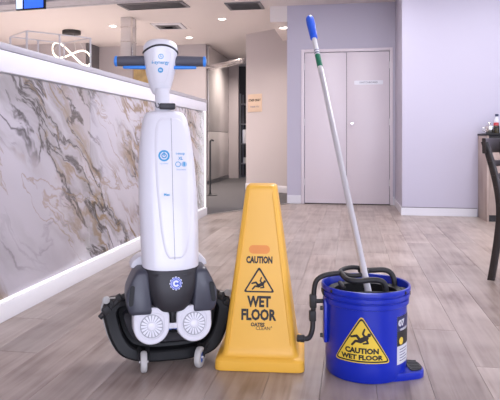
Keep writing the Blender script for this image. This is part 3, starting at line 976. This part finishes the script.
CX = -0.004
o = on_cone(flat([rrect(0.040, 0.016, 0.0155)], 0.0008), CX, 0.440).done('oval_label', 'orange_label', cn, smooth=False); o['label'] = 'orange oval blank label'
on_cone(text_b('CAUTION', 0.034, 0.05, 0.100), CX, 0.400).done('lettering', 'ink_black', cn, smooth=False)
tri = rounded_poly([(0, 0.052), (0.060, -0.045), (-0.060, -0.045)], 0.012)
tri2 = rounded_poly([(0, 0.0395), (0.0500, -0.0395), (-0.0500, -0.0395)], 0.007)
on_cone(outline_print(tri, tri2, 0.0007), CX, 0.326).done('warning_triangle', 'ink_black', cn, smooth=False)
on_cone(falling_man(0.050).map(lambda c: Vector((c.x * 1.0, c.y - 0.013, c.z))), CX + 0.003, 0.326).done('pictogram', 'ink_black', cn, smooth=False)
on_cone(text_b('WET', 0.054, 0.045, 0.090), CX, 0.246).done('lettering', 'ink_black', cn, smooth=False)
on_cone(text_b('FLOOR', 0.054, 0.045, 0.132), CX, 0.198).done('lettering', 'ink_black', cn, smooth=False)
on_cone(text_b('OATES', 0.018, 0.045, 0.052), CX - 0.004, 0.164).done('lettering', 'ink_black', cn, smooth=False)
on_cone(text_b('CLEAN', 0.018, 0.0, 0.054), CX + 0.016, 0.151).done('lettering', 'ink_black', cn, smooth=False)
on_cone(ring_print(0.0016, 0.0026, 12), CX + 0.048, 0.157).done('lettering', 'ink_black', cn, smooth=False)

# ================================================================== MOP BUCKET
bk = thing('mop_bucket', 'blue round mop bucket with black wringer and yellow warning triangle', 'bucket', (0.0570, 2.2845, 0), R(9.46))
PR = [(0, 0.006), (0.134, 0.006), (0.136, 0.0), (0.143, 0.002), (0.1475, 0.010), (0.1485, 0.05), (0.150, 0.258), (0.1560, 0.260), (0.1580, 0.263), (0.1580, 0.277), (0.1570, 0.2785), (0.1530, 0.2795), (0.1530, 0.2835),
      (0.1585, 0.2845), (0.1605, 0.287), (0.1605, 0.2985), (0.1595, 0.300), (0.1555, 0.301), (0.1555, 0.305), (0.1620, 0.306), (0.1640, 0.309), (0.1640, 0.320), (0.163, 0.324), (0.160, 0.325), (0.156, 0.323), (0.154, 0.315), (0.146, 0.27), (0.143, 0.03), (0.137, 0.02), (0, 0.02)]
b = B(); b.lathe(PR, 64); b.done('tub', 'bucket_blue', bk, sharp=30)


def brad(z): return 0.1485 + (0.150 - 0.1485) * (z - 0.05) / 0.208


def on_tub(bld, ang, z0, off=0.0):
    """wrap onto the tub, ang degrees to the right of the front"""
    def f(c):
        r_ = brad(z0 + c.y) + 0.0006 + off + c.z
        a = R(-90 + ang) + c.x / 0.152
        return Vector((r_ * math.cos(a), r_ * math.sin(a), z0 + c.y))
    return bld.map(f)


cuts = [-0.10 + 0.01 * i for i in range(21)]
t0 = rounded_poly([(0, 0.086), (0.108, -0.082), (-0.108, -0.082)], 0.018)
t1 = rounded_poly([(0, 0.081), (0.103, -0.0785), (-0.103, -0.0785)], 0.016)
t2 = rounded_poly([(0, 0.071), (0.0955, -0.0735), (-0.0955, -0.0735)], 0.011)
stk = on_tub(flat([t0]).cutx(cuts), -16, 0.157).done('warning_sticker', 'sticker_yellow', bk, smooth=False); stk['label'] = 'yellow triangular caution wet floor sticker'
on_tub(outline_print(t1, t2).cutx(cuts), -16, 0.157, 0.0005).done('border', 'ink_black', stk, smooth=False)
on_tub(falling_man(0.066).map(lambda c: Vector((c.x, c.y, c.z))).cutx(cuts), -15, 0.164, 0.0005).done('pictogram', 'ink_black', stk, smooth=False)
on_tub(text_b('CAUTION', 0.025, 0.055, 0.122).cutx(cuts), -16, 0.1175, 0.0006).done('lettering', 'ink_black', stk, smooth=False)
on_tub(text_b('WET FLOOR', 0.022, 0.055, 0.154).cutx(cuts), -16, 0.0945, 0.0006).done('lettering', 'ink_black', stk, smooth=False)
# product label on the right flank
lw = 0.052


def lab(z0, z1, m, off, parent=bk, x0=-lw, x1=lw, nm='product_label'):
    return on_tub(flat([[(x0, z0), (x1, z0), (x1, z1), (x0, z1)]]).cutx(cuts), 56, 0.145, off).done(nm, m, parent, smooth=False)


pl_ = lab(-0.085, 0.085, 'label_white', 0.0)
lab(0.032, 0.085, 'label_navy', 0.0006, pl_, nm='band')
lab(-0.020, 0.032, 'ink_black', 0.0006, pl_, nm='band')
on_tub(text_b('07', 0.03, 0.04, 0.04).cutx(cuts), 46, 0.205, 0.0012).done('lettering', 'label_white', pl_, smooth=False)
on_tub(text_b('WRINGER BUCKET', 0.011, 0.02, 0.06).cutx(cuts), 53, 0.182, 0.0012).done('lettering', 'label_white', pl_, smooth=False)
on_tub(flat([disc(0.013, 20)]).cutx(cuts), 45, 0.142, 0.0012).done('badge', 'sticker_yellow', pl_, smooth=False)
on_tub(flat([[(x, z - 0.0015), (x + w_, z - 0.0015), (x + w_, z + 0.0015), (x, z + 0.0015)] for x, w_, z in [(-0.035, 0.06 - 0.008 * (i % 3), -0.010 * i) for i in range(5)]]).cutx(cuts), 55, 0.112, 0.0006).done('fine_print', 'sign_ink', pl_, smooth=False)
# rim bolts
for a in (-58, 48, 122, -122):
    M_ = Matrix.Rotation(R(-90 + a), 4, 'Z') @ Matrix.Translation((0.1625, 0, 0.313)) @ Matrix.Rotation(R(90), 4, 'Y')
    b = B(); b.lathe([(0, 0.004), (0.005, 0.0035), (0.0065, 0.001), (0.0065, -0.002)], 14, M_); b.done('bolt', 'ink_black', bk)
# foot plate with tread pad, low on the right
fp = rounded_poly([(0.06, -0.125), (0.140, -0.105), (0.184, -0.090), (0.202, -0.064), (0.200, -0.01), (0.18, 0.02), (0.10, 0.03)], 0.03)
b = B(); b.loft([[Vector((0.1 + (x - 0.1) * s, y * s, z)) for x, y in fp] for s, z in ((0.99, 0.0), (1.0, 0.004), (1.0, 0.022), (0.985, 0.026))]); foot = b.done('foot_plate', 'bucket_blue', bk, sharp=50)
pp = rounded_poly([(0.145, -0.088), (0.178, -0.082), (0.196, -0.060), (0.194, -0.012), (0.177, 0.012), (0.145, 0.014)], 0.02)
b = B(); b.prism(pp, lambda x, y, h: Vector((x, y, 0.026 + h)), 0.005)
for i in range(6): b.box((0.170, -0.074 + 0.015 * i, 0.0315), (0.036, 0.005, 0.003))
b.done('tread_pad', 'black_rubber', foot)
# side bracket and bolts on the left
b = B(); b.box((-0.152, -0.01, 0.19), (0.014, 0.05, 0.16), 0.004); br = b.done('side_bracket', 'bucket_blue', bk)
for z in (0.135, 0.235):
    b = B(); b.rod((-0.162, -0.022, z), (-0.172, -0.022, z), 0.008, 0.002, 14); b.done('bolt', 'black_metal', br)
# wringer: foot lever, basket, press loops
b = B(); b.tube(catmull([(-0.252, -0.03, 0.126), (-0.236, -0.03, 0.124), (-0.214, -0.025, 0.126), (-0.200, -0.01, 0.150), (-0.196, 0.0, 0.20), (-0.194, 0.0, 0.255), (-0.191, 0.0, 0.303), (-0.182, 0.0, 0.332), (-0.158, 0.0, 0.349), (-0.12, 0.005, 0.356), (-0.085, 0.01, 0.358)], 6), 0.0095, 12)
lv = b.done('lever_arm', 'worn_black', bk)
b = B(); b.rod((-0.259, -0.03, 0.126), (-0.230, -0.03, 0.124), 0.0135, 0.004, 16); b.done('lever_tip', 'black_rubber', lv)
b = B(); b.rod((-0.205, 0.0, 0.255), (-0.150, 0.0, 0.255), 0.008, 0.002, 14); b.box((-0.196, 0, 0.255), (0.026, 0.026, 0.05), 0.005); b.box((-0.198, 0, 0.20), (0.026, 0.026, 0.04), 0.005)
b.done('pivot', 'worn_black', lv)
b = B(); b.tube(catmull([(-0.09, 0.02, 0.357), (-0.075, 0.055, 0.362), (-0.035, 0.075, 0.365), (0.005, 0.06, 0.362), (0.012, 0.03, 0.357), (-0.02, 0.0, 0.352), (-0.06, -0.005, 0.352)], 6, closed=True), 0.0085, 10, closed=True)
b.done('press_loop', 'worn_black', bk)
b = B(); b.tube(catmull([(-0.088, 0.005, 0.356), (-0.075, -0.04, 0.346), (-0.04, -0.058, 0.343), (0.005, -0.06, 0.347), (0.038, -0.06, 0.346), (0.058, -0.06, 0.333), (0.063, -0.06, 0.30), (0.063, -0.06, 0.27)], 6), 0.0105, 12)
b.done('press_loop', 'worn_black', bk)
b = B(); b.tube(catmull([(-0.01, 0.068, 0.356), (0.03, 0.09, 0.350), (0.085, 0.09, 0.352), (0.112, 0.085, 0.343), (0.125, 0.075, 0.318), (0.129, 0.07, 0.27)], 6), 0.0105, 12)
b.done('press_loop', 'worn_black', bk)
b = B(); b.lathe([(0.060, 0.10), (0.100, 0.12), (0.118, 0.295), (0.138, 0.300), (0.142, 0.292), (0.142, 0.286), (0.122, 0.284), (0.104, 0.116), (0.060, 0.094), (0.060, 0.10)], 40)
b.done('wringer_basket', 'black_plastic', bk)
b = B(); b.box((0, -0.075, 0.300), (0.22, 0.016, 0.018), 0.004); b.box((-0.085, 0.02, 0.308), (0.016, 0.10, 0.014), 0.004); b.done('basket_bar', 'black_plastic', bk)
for s in (-1, 1):
    b = B(); b.box((s * 0.148, 0.0, 0.292), (0.03, 0.05, 0.02), 0.004); b.done('basket_hook', 'black_plastic', bk)

# ================================================================== MOP
mp = thing('mop', 'long handled mop with blue grip standing in the blue bucket', 'mop', (0.0570, 2.2845, 0), R(9.46))
P0, P1 = Vector((0.002, -0.02, 0.318)), Vector((-0.142, 0.69, 1.462))
D = (P1 - P0).normalized()
Lm = (P1 - P0).length


def at(t): return P0 + (P1 - P0) * t


b = B(); b.tube([P0 - D * 0.10, at(0.0), at(0.745)], [0.0128, 0.0128, 0.0122], 20); b.done('handle_tube', 'handle_silver', mp)
b = B(); b.tube([at(0.745), at(0.90)], [0.0118, 0.0112], 20); b.done('upper_tube', 'handle_white', mp)
b = B(); b.tube([at(0.738), at(0.752)], 0.0135, 18); b.done('collar', 'brushed_alu', mp)
b = B(); b.tube([at(0.766), at(0.818)], 0.0130, 20); lb = b.done('handle_label', 'label_green', mp); lb['label'] = 'green printed label around the handle'
b = B(); b.tube([at(0.820), at(0.845)], 0.0124, 20); b.done('handle_label', 'label_white', mp)
b = B(); b.tube([at(0.823), at(0.828)], 0.0126, 20); b.tube([at(0.835), at(0.838)], 0.0126, 20); b.done('label_print', 'sign_ink', mp)
b = B(); b.tube([at(0.892), at(0.895), at(0.92), at(0.96), at(0.985), at(0.995), at(1.0)], [0.0145, 0.0175, 0.0185, 0.0205, 0.0200, 0.0155, 0.006], 22); b.done('hand_grip', 'grip_blue', mp)
b = B(); b.box(P0 - D * 0.10, (0.09, 0.03, 0.05), 0.008); b.done('mop_clamp', 'worn_black', mp)
b = B()
rnd = random.Random(3)
for i in range(46):
    a = rnd.uniform(0, 2 * PI); r0 = rnd.uniform(0.0, 0.035); r1 = rnd.uniform(0.03, 0.075)
    x0, y0 = r0 * math.cos(a), -0.06 + r0 * math.sin(a) * 0.5
    b.tube(catmull([(x0, y0, 0.235), (0.8 * r1 * math.cos(a), 0.8 * r1 * math.sin(a) - 0.02, 0.245 + rnd.uniform(-0.02, 0.02)), (r1 * math.cos(a + 0.3), r1 * math.sin(a + 0.3) - 0.005, 0.20), (r1 * 0.9 * math.cos(a + 0.6), r1 * 0.9 * math.sin(a + 0.6), 0.125)], 4), 0.005, 6)
o = b.done('yarn_head', 'mop_yarn', mp); o['kind'] = 'stuff'

# ================================================================== RIGHT SIDE: SIDEBOARD, TABLEWARE, CHAIR
sb = thing('sideboard', 'wood panelled waiter station cabinet with dark top against the wall', 'cabinet', (1.412, 7.03, 0))
b = B(); b.span((0, -0.44, 0.0), (0.02, -0.002, 0.905), 0.001); b.done('side_panel', 'oak_panel', sb)
b = B(); b.span((1.08, -0.44, 0.0), (1.10, -0.002, 0.905), 0.001); b.done('side_panel', 'oak_panel', sb)
b = B(); b.span((0.02, -0.42, 0.07), (1.08, -0.002, 0.90)); b.done('body', 'dark_void', sb, smooth=False)
b = B(); b.span((0.02, -0.40, 0.0), (1.08, -0.38, 0.07)); b.done('plinth', 'dark_void', sb, smooth=False)
for i in range(2):
    b = B(); b.span((0.022 + i * 0.53, -0.44, 0.072), (0.546 + i * 0.53, -0.422, 0.80), 0.001); dd = b.done('cabinet_door', 'oak_panel', sb)
    b = B(); xh = 0.50 if i == 0 else 0.60
    b.tube([(xh, -0.440, 0.6), (xh, -0.462, 0.6), (xh, -0.462, 0.72), (xh, -0.440, 0.72)], 0.005, 8); b.done('handle', 'brushed_alu', dd)
b = B(); b.span((0.022, -0.44, 0.804), (1.078, -0.422, 0.86), 0.001); b.done('top_rail', 'oak_panel', sb)
b = B(); b.span((-0.008, -0.455, 0.906), (1.11, -0.001, 0.928), 0.002); b.done('cabinet_top', 'black_plastic', sb)
TZ = 0.928
sp = thing('sugar_pot', 'small polished steel sugar pot on the sideboard', 'pot', (1.478, 6.78, TZ))
b = B(); b.lathe([(0, 0), (0.036, 0), (0.041, 0.006), (0.045, 0.05), (0.044, 0.072), (0.041, 0.072), (0.041, 0.01), (0, 0.008)], 28); b.done('bowl', 'silver_pot', sp)
b = B(); b.lathe([(0.045, 0.072), (0.045, 0.077), (0.036, 0.088), (0.012, 0.094), (0.010, 0.100), (0.017, 0.110), (0.014, 0.118), (0, 0.121)], 28); b.done('lid', 'silver_pot', sp)
b = B(); b.tube(catmull([(-0.043, 0, 0.06), (-0.066, 0, 0.06), (-0.068, 0, 0.03), (-0.042, 0, 0.022)], 5), 0.004, 8); b.done('handle', 'silver_pot', sp)
for x, y, lbl in ((1.545, 6.74, 'small dark jar right beside the steel sugar pot'), (1.605, 6.70, 'second dark jar, further right on the sideboard')):
    j = thing('condiment_jar', lbl, 'jar', (x, y, TZ), group='dark jars on the sideboard')
    b = B(); b.lathe([(0, 0), (0.024, 0), (0.026, 0.004), (0.026, 0.05), (0.02, 0.056), (0, 0.056)], 20); b.done('body', 'glass_dark', j)
    b = B(); b.lathe([(0.021, 0.056), (0.022, 0.057), (0.022, 0.068), (0, 0.069)], 20); b.done('lid', 'black_plastic', j)
bt = thing('sauce_bottle', 'red capped bottle behind the dark jars on the sideboard', 'bottle', (1.565, 6.86, TZ))
b = B(); b.lathe([(0, 0), (0.030, 0), (0.033, 0.005), (0.033, 0.075), (0.026, 0.09), (0, 0.092)], 22); b.done('body', 'glass_dark', bt)
b = B(); b.lathe([(0.026, 0.086), (0.028, 0.088), (0.027, 0.115), (0.012, 0.12), (0, 0.121)], 22); b.done('cap', 'red_plastic', bt)
bt = thing('water_bottle', 'tall clear bottle with dark cap at the back of the sideboard', 'bottle', (1.590, 6.94, TZ))
b = B(); b.lathe([(0, 0), (0.033, 0), (0.036, 0.006), (0.036, 0.13), (0.028, 0.155), (0.016, 0.175), (0.016, 0.19), (0, 0.19)], 24); b.done('body', 'bottle_clear', bt)
b = B(); b.lathe([(0.018, 0.187), (0.0185, 0.189), (0.0185, 0.213), (0, 0.214)], 20); b.done('cap', 'cap_navy', bt)

ch = thing('dining_chair', 'dark wooden ladder back dining chair with black seat', 'chair', (1.138, 3.943, 0), R(-115.5))
for s in (-1, 1):
    b = B()
    P = catmull([(s * 0.19, -0.225, 0.0), (s * 0.19, -0.20, 0.16), (s * 0.19, -0.178, 0.34), (s * 0.19, -0.175, 0.46), (s * 0.19, -0.195, 0.60), (s * 0.192, -0.235, 0.76), (s * 0.193, -0.262, 0.845)], 4)
    b.loft([[p + Vector((x, y, 0)) for x, y in rrect(0.0165, 0.021, 0.005, 2)] for p in P]); b.done('leg', 'chair_wood', ch, sharp=50)
    b = B()
    P = [Vector((s * 0.19, 0.20, 0.0)), Vector((s * 0.19, 0.20, 0.45))]
    b.loft([[p + Vector((x * k, y * k, 0)) for x, y in rrect(0.017, 0.017, 0.004, 2)] for p, k in zip(P, (0.85, 1.05))]); b.done('leg', 'chair_wood', ch, sharp=50)
    b = B(); b.span((s * 0.178, -0.16, 0.20), (s * 0.198, 0.185, 0.225), 0.003); b.done('stretcher', 'chair_wood', ch)
    b = B(); b.span((s * 0.180, -0.16, 0.40), (s * 0.200, 0.185, 0.45), 0.003); b.done('seat_rail', 'chair_wood', ch)
b = B(); b.span((-0.18, 0.19, 0.40), (0.18, 0.21, 0.45), 0.003); b.done('seat_rail', 'chair_wood', ch)
b = B(); b.span((-0.18, -0.185, 0.40), (0.18, -0.165, 0.45), 0.003); b.done('seat_rail', 'chair_wood', ch)
b = B(); b.loft([[Vector((x * k, 0.012 + y * k, z)) for x, y in rrect(0.215, 0.215, 0.05, 5)] for k, z in ((0.97, 0.45), (1.0, 0.456), (1.0, 0.478), (0.97, 0.492), (0.8, 0.50))]); b.done('seat', 'seat_black', ch, sharp=60)


def back_slat(z0, z1, w, name, y0):
    b = B(); rings = []
    for i in range(13):
        t = -1 + 2 * i / 12; x = t * w; bow = -0.028 * (1 - t * t)
        rings.append([Vector((x, y0 + bow + dy, z)) for dy, z in ((-0.011, z0 + 0.003), (-0.008, z0), (0.008, z0), (0.011, z0 + 0.003), (0.009, z1 - 0.003), (0.006, z1), (-0.010, z1), (-0.013, z1 - 0.003))])
    b.loft(rings); b.done(name, 'chair_wood', ch, sharp=50)


back_slat(0.775, 0.868, 0.248, 'top_rail', -0.252)
back_slat(0.688, 0.726, 0.214, 'slat', -0.222)
back_slat(0.605, 0.642, 0.214, 'slat', -0.203)
back_slat(0.540, 0.572, 0.214, 'slat', -0.190)

# ================================================================== CORRIDOR AND KITCHEN
sg = thing('wall_sign', 'tan staff only sign on the corridor wall', 'sign', (-1.585, 10.018, 1.482), ang)
b = B(); b.box((0, -0.004, 0), (0.345, 0.006, 0.30), 0.001); b.done('board', 'sign_tan', sg)
text_b('STAFF ONLY', 0.052, 0.04, 0.295).map(lambda c: Vector((c.x, -0.0078 - c.z, 0.045 + c.y))).done('lettering', 'ink_black', sg, smooth=False)
text_b('THANK YOU', 0.038, 0.02, 0.215).map(lambda c: Vector((c.x, -0.0078 - c.z, -0.065 + c.y))).done('lettering', 'sign_ink', sg, smooth=False)

# sliding door track from the steel corner to the staff wall
b = B()
b.span((0, -0.03, -0.045), (1.22, 0.03, 0.045), 0.006); b.cyl((0.02, -0.045, 0.0), (1.20, -0.045, 0.0), 0.022, seg=14)
aa = math.atan2(10.16 - 11.12, -1.78 + 2.66)
tk = b.done('door_track', 'steel_bright', None, (-2.655, 11.09, 2.22), (0, 0, aa)); tag(tk, 'steel overhead door track crossing the corridor entrance', 'track')
tk.scale = (1.03, 1, 1)

ds = thing('barrier_post', 'slim black hooked post standing past the counter end', 'post', (-2.12, 9.0, 0.0065))
b = B(); b.lathe([(0, 0), (0.11, 0), (0.11, 0.008), (0.02, 0.02), (0.02, 0.03), (0, 0.03)], 24); b.done('base', 'black_metal', ds)
b = B(); b.tube(catmull([(0, 0, 0.01), (0, 0, 0.4), (0, 0, 0.80), (0.005, 0, 0.835), (0.03, 0, 0.85), (0.055, 0, 0.835)], 6), 0.014, 10); b.done('pole', 'black_metal', ds)

rk = thing('storage_rack', 'dark storage rack inside the doorway at the corridor end', 'shelf', (-1.95, 13.55, 0.0065))
for x in (-0.5, 0.5):
    for y in (-0.18, 0.18):
        b = B(); b.span((x - 0.015, y - 0.015, 0), (x + 0.015, y + 0.015, 1.9)); b.done('post', 'steel_dark', rk, smooth=False)
for z in (0.3, 0.75, 1.2, 1.65):
    b = B(); b.span((-0.5, -0.2, z), (0.5, 0.2, z + 0.025)); b.done('shelf', 'steel_dark', rk, smooth=False)
for x, z, h, m, lb_ in ((-0.42, 0.775, 0.34, 'white_matte', 'pale tall canister on the middle rack shelf, nearest the doorway edge'), (-0.29, 0.775, 0.30, 'steel_dark', 'dark canister on the middle rack shelf'), (-0.40, 0.325, 0.14, 'pale_rubber', 'round pale tub on the lowest rack shelf')):
    c = thing('canister', lb_, 'canister', (-1.95 + x, 13.50, z + 0.0067), group='canisters on the storage rack')
    b = B(); b.lathe([(0, 0), (0.05, 0), (0.052, 0.004), (0.052, h * 0.86), (0.04, h * 0.92), (0, h * 0.92)], 20); b.done('body', m, c)
    b = B(); b.lathe([(0.042, h * 0.92), (0.043, h * 0.93), (0.043, h), (0, h)], 20); b.done('lid', 'charcoal', c)

# kitchen wall details
pc = thing('wall_picture', 'small ochre picture on the kitchen wall behind the scrubber handle', 'picture', (-3.88, 11.05, 2.06))
b = B(); b.box((0, -0.014, 0), (0.50, 0.024, 0.36), 0.003); b.done('frame', 'oak_panel', pc)
b = B(); b.box((0, -0.027, 0), (0.45, 0.004, 0.31)); b.done('canvas', 'art_ochre', pc)
b = B(); b.span((-4.86, 10.55, 0.001), (-4.82, 11.049, CEIL - 0.001)); struct(b.done('trim_3', 'shadow_gap', smooth=False))
wall('wall_pier', (-8.05, 10.55, 0), (-4.87, 11.04, CEIL), 'paint_warm')

# suspended perforated steel tray across the top left
TRX0, TRX1, TRY, TRZ = -1.7, 1.12, 5.99, 2.345
tr = thing('cable_tray', 'perforated steel tray hanging below the ceiling over the counter', 'tray', (-3.0, TRY, TRZ), R(-7.1))
b = B(); b.span((TRX0, 0.0, 0.0), (TRX1, 0.225, 0.004)); b.span((TRX0, 0.262, 0.0), (TRX1, 0.30, 0.004)); b.span((TRX0, -0.004, 0.0), (TRX1, 0.0, 0.018)); b.span((TRX0, -0.004, 0.045), (TRX1, 0.0, 0.12)); b.span((TRX0, 0.30, 0.0), (TRX1, 0.304, 0.12))
nrib = 80
for i in range(nrib):
    xx = TRX0 + (TRX1 - TRX0) * (i + 0.5) / nrib; b.span((xx - 0.010, -0.004, 0.018), (xx + 0.010, 0.0, 0.045)); b.span((xx - 0.010, 0.225, 0.0), (xx + 0.010, 0.262, 0.004))
b.done('channel', 'tray_steel', tr, smooth=False)
for xx in (TRX0 + 0.2, (TRX0 + TRX1) / 2, TRX1 - 0.1):
    b = B(); b.cyl((xx, 0.02, 0.1), (xx, 0.02, CEIL - TRZ), 0.005, seg=8); b.cyl((xx, 0.28, 0.1), (xx, 0.28, CEIL - TRZ), 0.005, seg=8); b.done('hanger', 'steel_dark', tr)
sc = thing('menu_screen', 'blue lit display screen hung in front of the steel tray', 'screen', (-3.36, 6.03, 2.262), R(-7.1))
b = B(); b.span((-0.21, -0.06, 0), (0.15, -0.02, 0.27), 0.004); b.done('casing', 'black_plastic', sc)
b = B(); b.span((-0.10, -0.063, 0.012), (0.14, -0.060, 0.26)); b.done('picture_area', 'screen_blue', sc, smooth=False)
b = B(); b.span((-0.20, -0.063, 0.012), (-0.12, -0.060, 0.26)); b.done('picture_area', 'screen_white', sc, smooth=False)

# stainless exhaust duct
du = thing('exhaust_duct', 'square stainless duct dropping from the kitchen ceiling', 'duct', (-3.255, 8.52, 0))
b = B(); b.span((-0.09, -0.09, 2.02), (0.09, 0.09, CEIL - 0.001), 0.006); b.done('duct', 'steel', du)
for z in (2.30, 2.52):
    b = B(); b.span((-0.096, -0.096, z), (0.096, 0.096, z + 0.014), 0.003); b.done('collar', 'steel_bright', du)
b = B(); b.span((0.07, -0.098, 2.02), (0.098, -0.07, CEIL - 0.001), 0.002); b.done('corner_angle', 'steel_bright', du)
b = B(); b.lathe([(0.0, 2.0), (0.17, 2.0), (0.127, 2.02), (0.0, 2.02)], 4, Matrix.Rotation(R(45), 4, 'Z')); b.done('hood_lip', 'steel_bright', du)

# white tube display frame on a back bench
bn = thing('back_bench', 'white service bench behind the bar counter', 'bench', (-3.0, 5.4, 0))
b = B(); b.span((-0.6, -1.2, 0), (0.25, 1.2, 0.86)); b.done('cabinet', 'white_board', bn, smooth=False)
b = B(); b.span((-0.63, -1.22, 0.86), (0.27, 1.22, 0.90), 0.004); b.done('bench_top', 'slab_grey', bn)
fr = thing('tube_frame', 'white box frame of slim tubes above the bar', 'frame', (-3.0, 5.66, 0.9))
A_, B_, C_, D_ = Vector((-0.05, -0.35, 0)), Vector((0.38, 0.13, 0)), Vector((-0.04, 0.39, 0)), Vector((-0.39, -0.07, 0))
cs = [A_, B_, C_, D_]; mids = [(A_ + B_) / 2, (C_ + D_) / 2]
Zt = Vector((0, 0, 1.0))
for p in cs + mids:
    q = p * 0.62 if p in cs else p * 0.62
    b = B(); b.span((p.x - 0.007, p.y - 0.007, 0), (p.x + 0.007, p.y + 0.007, 1.0)); b.done('upright', 'white_matte', fr, smooth=False)
for i in range(4):
    b = B(); b.cyl(cs[i] + Zt, cs[(i + 1) % 4] + Zt, 0.006, seg=8); b.done('top_tube', 'white_matte', fr)

# looped led pendant
pd = thing('pendant_light', 'glowing looped ribbon pendant lamp over the kitchen', 'lamp', (-4.56, 9.34, 2.26))
b = B(); b.lathe([(0, CEIL - 2.26), (0.145, CEIL - 2.26), (0.15, CEIL - 2.265), (0.15, CEIL - 2.315), (0.14, CEIL - 2.32), (0, CEIL - 2.32)], 32); b.done('canopy', 'black_metal', pd)
P = []
for i in range(72):
    t = 2 * PI * i / 72
    P.append(Vector((0.33 * math.sin(t), 0.16 * math.cos(t), 0.02 + 0.12 * math.sin(2 * t + 0.5) - 0.10 * math.sin(t))))
b = B(); rings = []
for i in range(72):
    d = (P[(i + 1) % 72] - P[i - 1]).normalized(); n_ = Vector((0, 0, 1)); u = d.cross(n_).normalized(); v = u.cross(d)
    rings.append([P[i] + u * x + v * y for x, y in ((-0.006, -0.011), (0.006, -0.011), (0.006, 0.011), (-0.006, 0.011))])
rings.append(rings[0])
b.loft(rings, cap=False); bmesh.ops.remove_doubles(b.bm, verts=b.bm.verts[:], dist=1e-6); b.done('light_ribbon', 'led_warm', pd)
for k in (6, 30, 54):
    b = B(); b.cyl(P[k], (P[k].x * 0.3, P[k].y * 0.3, CEIL - 2.32), 0.0025, seg=6); b.done('wire', 'brushed_alu', pd)

# recessed downlights, with a hidden one added to light the corridor
DL = [(-1.89, 8.80, CEIL, 60, 'round recessed downlight left of the dark ceiling vent'), (-2.81, 10.30, CEIL, 40, 'recessed downlight just in front of the pale kitchen wall'), (-3.72, 9.05, CEIL, 235, 'recessed downlight left of the stainless duct'),
      (-0.93, 8.50, 2.455, 22, 'recessed downlight in the lowered soffit'), (-5.6, 8.2, CEIL, 235, 'recessed downlight at the far left of the kitchen'), (-2.03, 12.0, CEIL, 130, 'hidden downlight added to light the steel clad corridor'),
      (-5.2, 5.0, CEIL, 235, 'recessed downlight behind the bar')]
for x, y, z, pw, l_ in DL:
    d = thing('downlight', l_, 'ceiling light', (x, y, z), group='recessed ceiling downlights')
    b = B(); b.lathe([(0.048, -0.002), (0.072, -0.008), (0.076, -0.004), (0.076, 0.0), (0.048, 0.0), (0.048, -0.002)], 28); b.done('trim_ring', 'white_matte', d)
    b = B(); b.lathe([(0, -0.003), (0.050, -0.003), (0.050, -0.001), (0, -0.001)], 24); b.done('lens', 'lamp_disc', d)
    ld = bpy.data.lights.new('downlight_lamp', 'SPOT'); ld.energy = pw; ld.color = (1.0, 0.87, 0.80); ld.spot_size = R(150); ld.spot_blend = 0.9; ld.shadow_soft_size = 0.05
    lo = bpy.data.objects.new('lamp', ld); C.objects.link(lo); lo.parent = d; lo.location = (0, 0, -0.02)

# unseen flat led panels, added above the frame to brighten the dining room
for i, (x, y) in enumerate(((-0.05, 3.8), (-0.05, 6.0), (1.7, 3.8), (1.7, 5.6))):
    d = thing('added_panel_light', ['added unseen led panel over the near end of the counter', 'added unseen led panel over the far end of the counter', 'added unseen led panel above the dining chair', 'added unseen led panel in front of the sideboard'][i], 'ceiling light', (x, y, CEIL), group='added led ceiling panels')
    b = B(); b.span((-0.30, -0.60, -0.006), (0.30, 0.60, -0.0008), 0.002); b.done('diffuser', 'panel_glow', d)
    ld = bpy.data.lights.new('panel_lamp', 'AREA'); ld.shape = 'RECTANGLE'; ld.size = 0.58; ld.size_y = 1.18; ld.energy = (13, 12, 7, 10)[i]; ld.color = (0.95, 0.93, 1.0)
    lo = bpy.data.objects.new('lamp', ld); C.objects.link(lo); lo.parent = d; lo.location = (0, 0, -0.012)

# ceiling vents


def slot_vent(cx, cy, L, W, rz, lbl, nsl, m='shadow_gap', frame='steel_dark'):
    v = thing('ceiling_vent', lbl, 'vent', (cx, cy, CEIL), rz, 'ceiling air vents')
    b = B(); b.span((-L / 2, -W / 2, -0.004), (L / 2, W / 2, -0.001)); b.done('backing', m, v, smooth=False)
    b = B()
    for s in (-1, 1):
        b.span((-L / 2 - 0.02, s * W / 2 - 0.012, -0.014), (L / 2 + 0.02, s * W / 2 + 0.012, -0.0005)); b.span((s * L / 2 - 0.02, -W / 2, -0.014), (s * L / 2 + 0.02, W / 2, -0.0005))
    b.done('frame', frame, v, smooth=False)
    for i in range(nsl):
        y = -W / 2 + W * (i + 0.5) / nsl
        b = B(); b.box((0, y, -0.010), (L, 0.014, 0.003), 0, Matrix.Rotation(R(35), 3, 'X')); b.done('slat', 'steel_dark', v, smooth=False)


slot_vent(-1.40, 7.97, 0.44, 0.40, R(0), 'dark grille vent in the ceiling near the soffit', 6)
slot_vent(-2.60, 7.75, 0.86, 0.34, R(-3), 'long dark slot vent in the ceiling beside the steel tray', 5)
# square diffuser of nested frames
v = thing('ceiling_vent', 'pale square air diffuser in the ceiling above the scrubber handle', 'vent', (-2.84, 9.20, CEIL), R(4), 'ceiling air vents')
for i, (h, z, m) in enumerate(((0.30, -0.004, 'paint_ceiling'), (0.235, -0.010, 'white_matte'), (0.175, -0.012, 'steel_dark'), (0.115, -0.016, 'charcoal'))):
    b = B()
    rings = [[Vector((sx * k, sy * k, zz)) for sx, sy in ((-1, -1), (1, -1), (1, 1), (-1, 1))] for k, zz in ((h, -0.0005), (h, z), (h - 0.05, z - 0.012 if i else z), (h - 0.05, -0.0005))]
    b.loft(rings, cap=False); b.done('diffuser_ring', m, v, smooth=False)
b = B(); b.span((-0.27, -0.27, -0.003), (0.27, 0.27, -0.0006)); b.done('backing', 'shadow_gap', v, smooth=False)
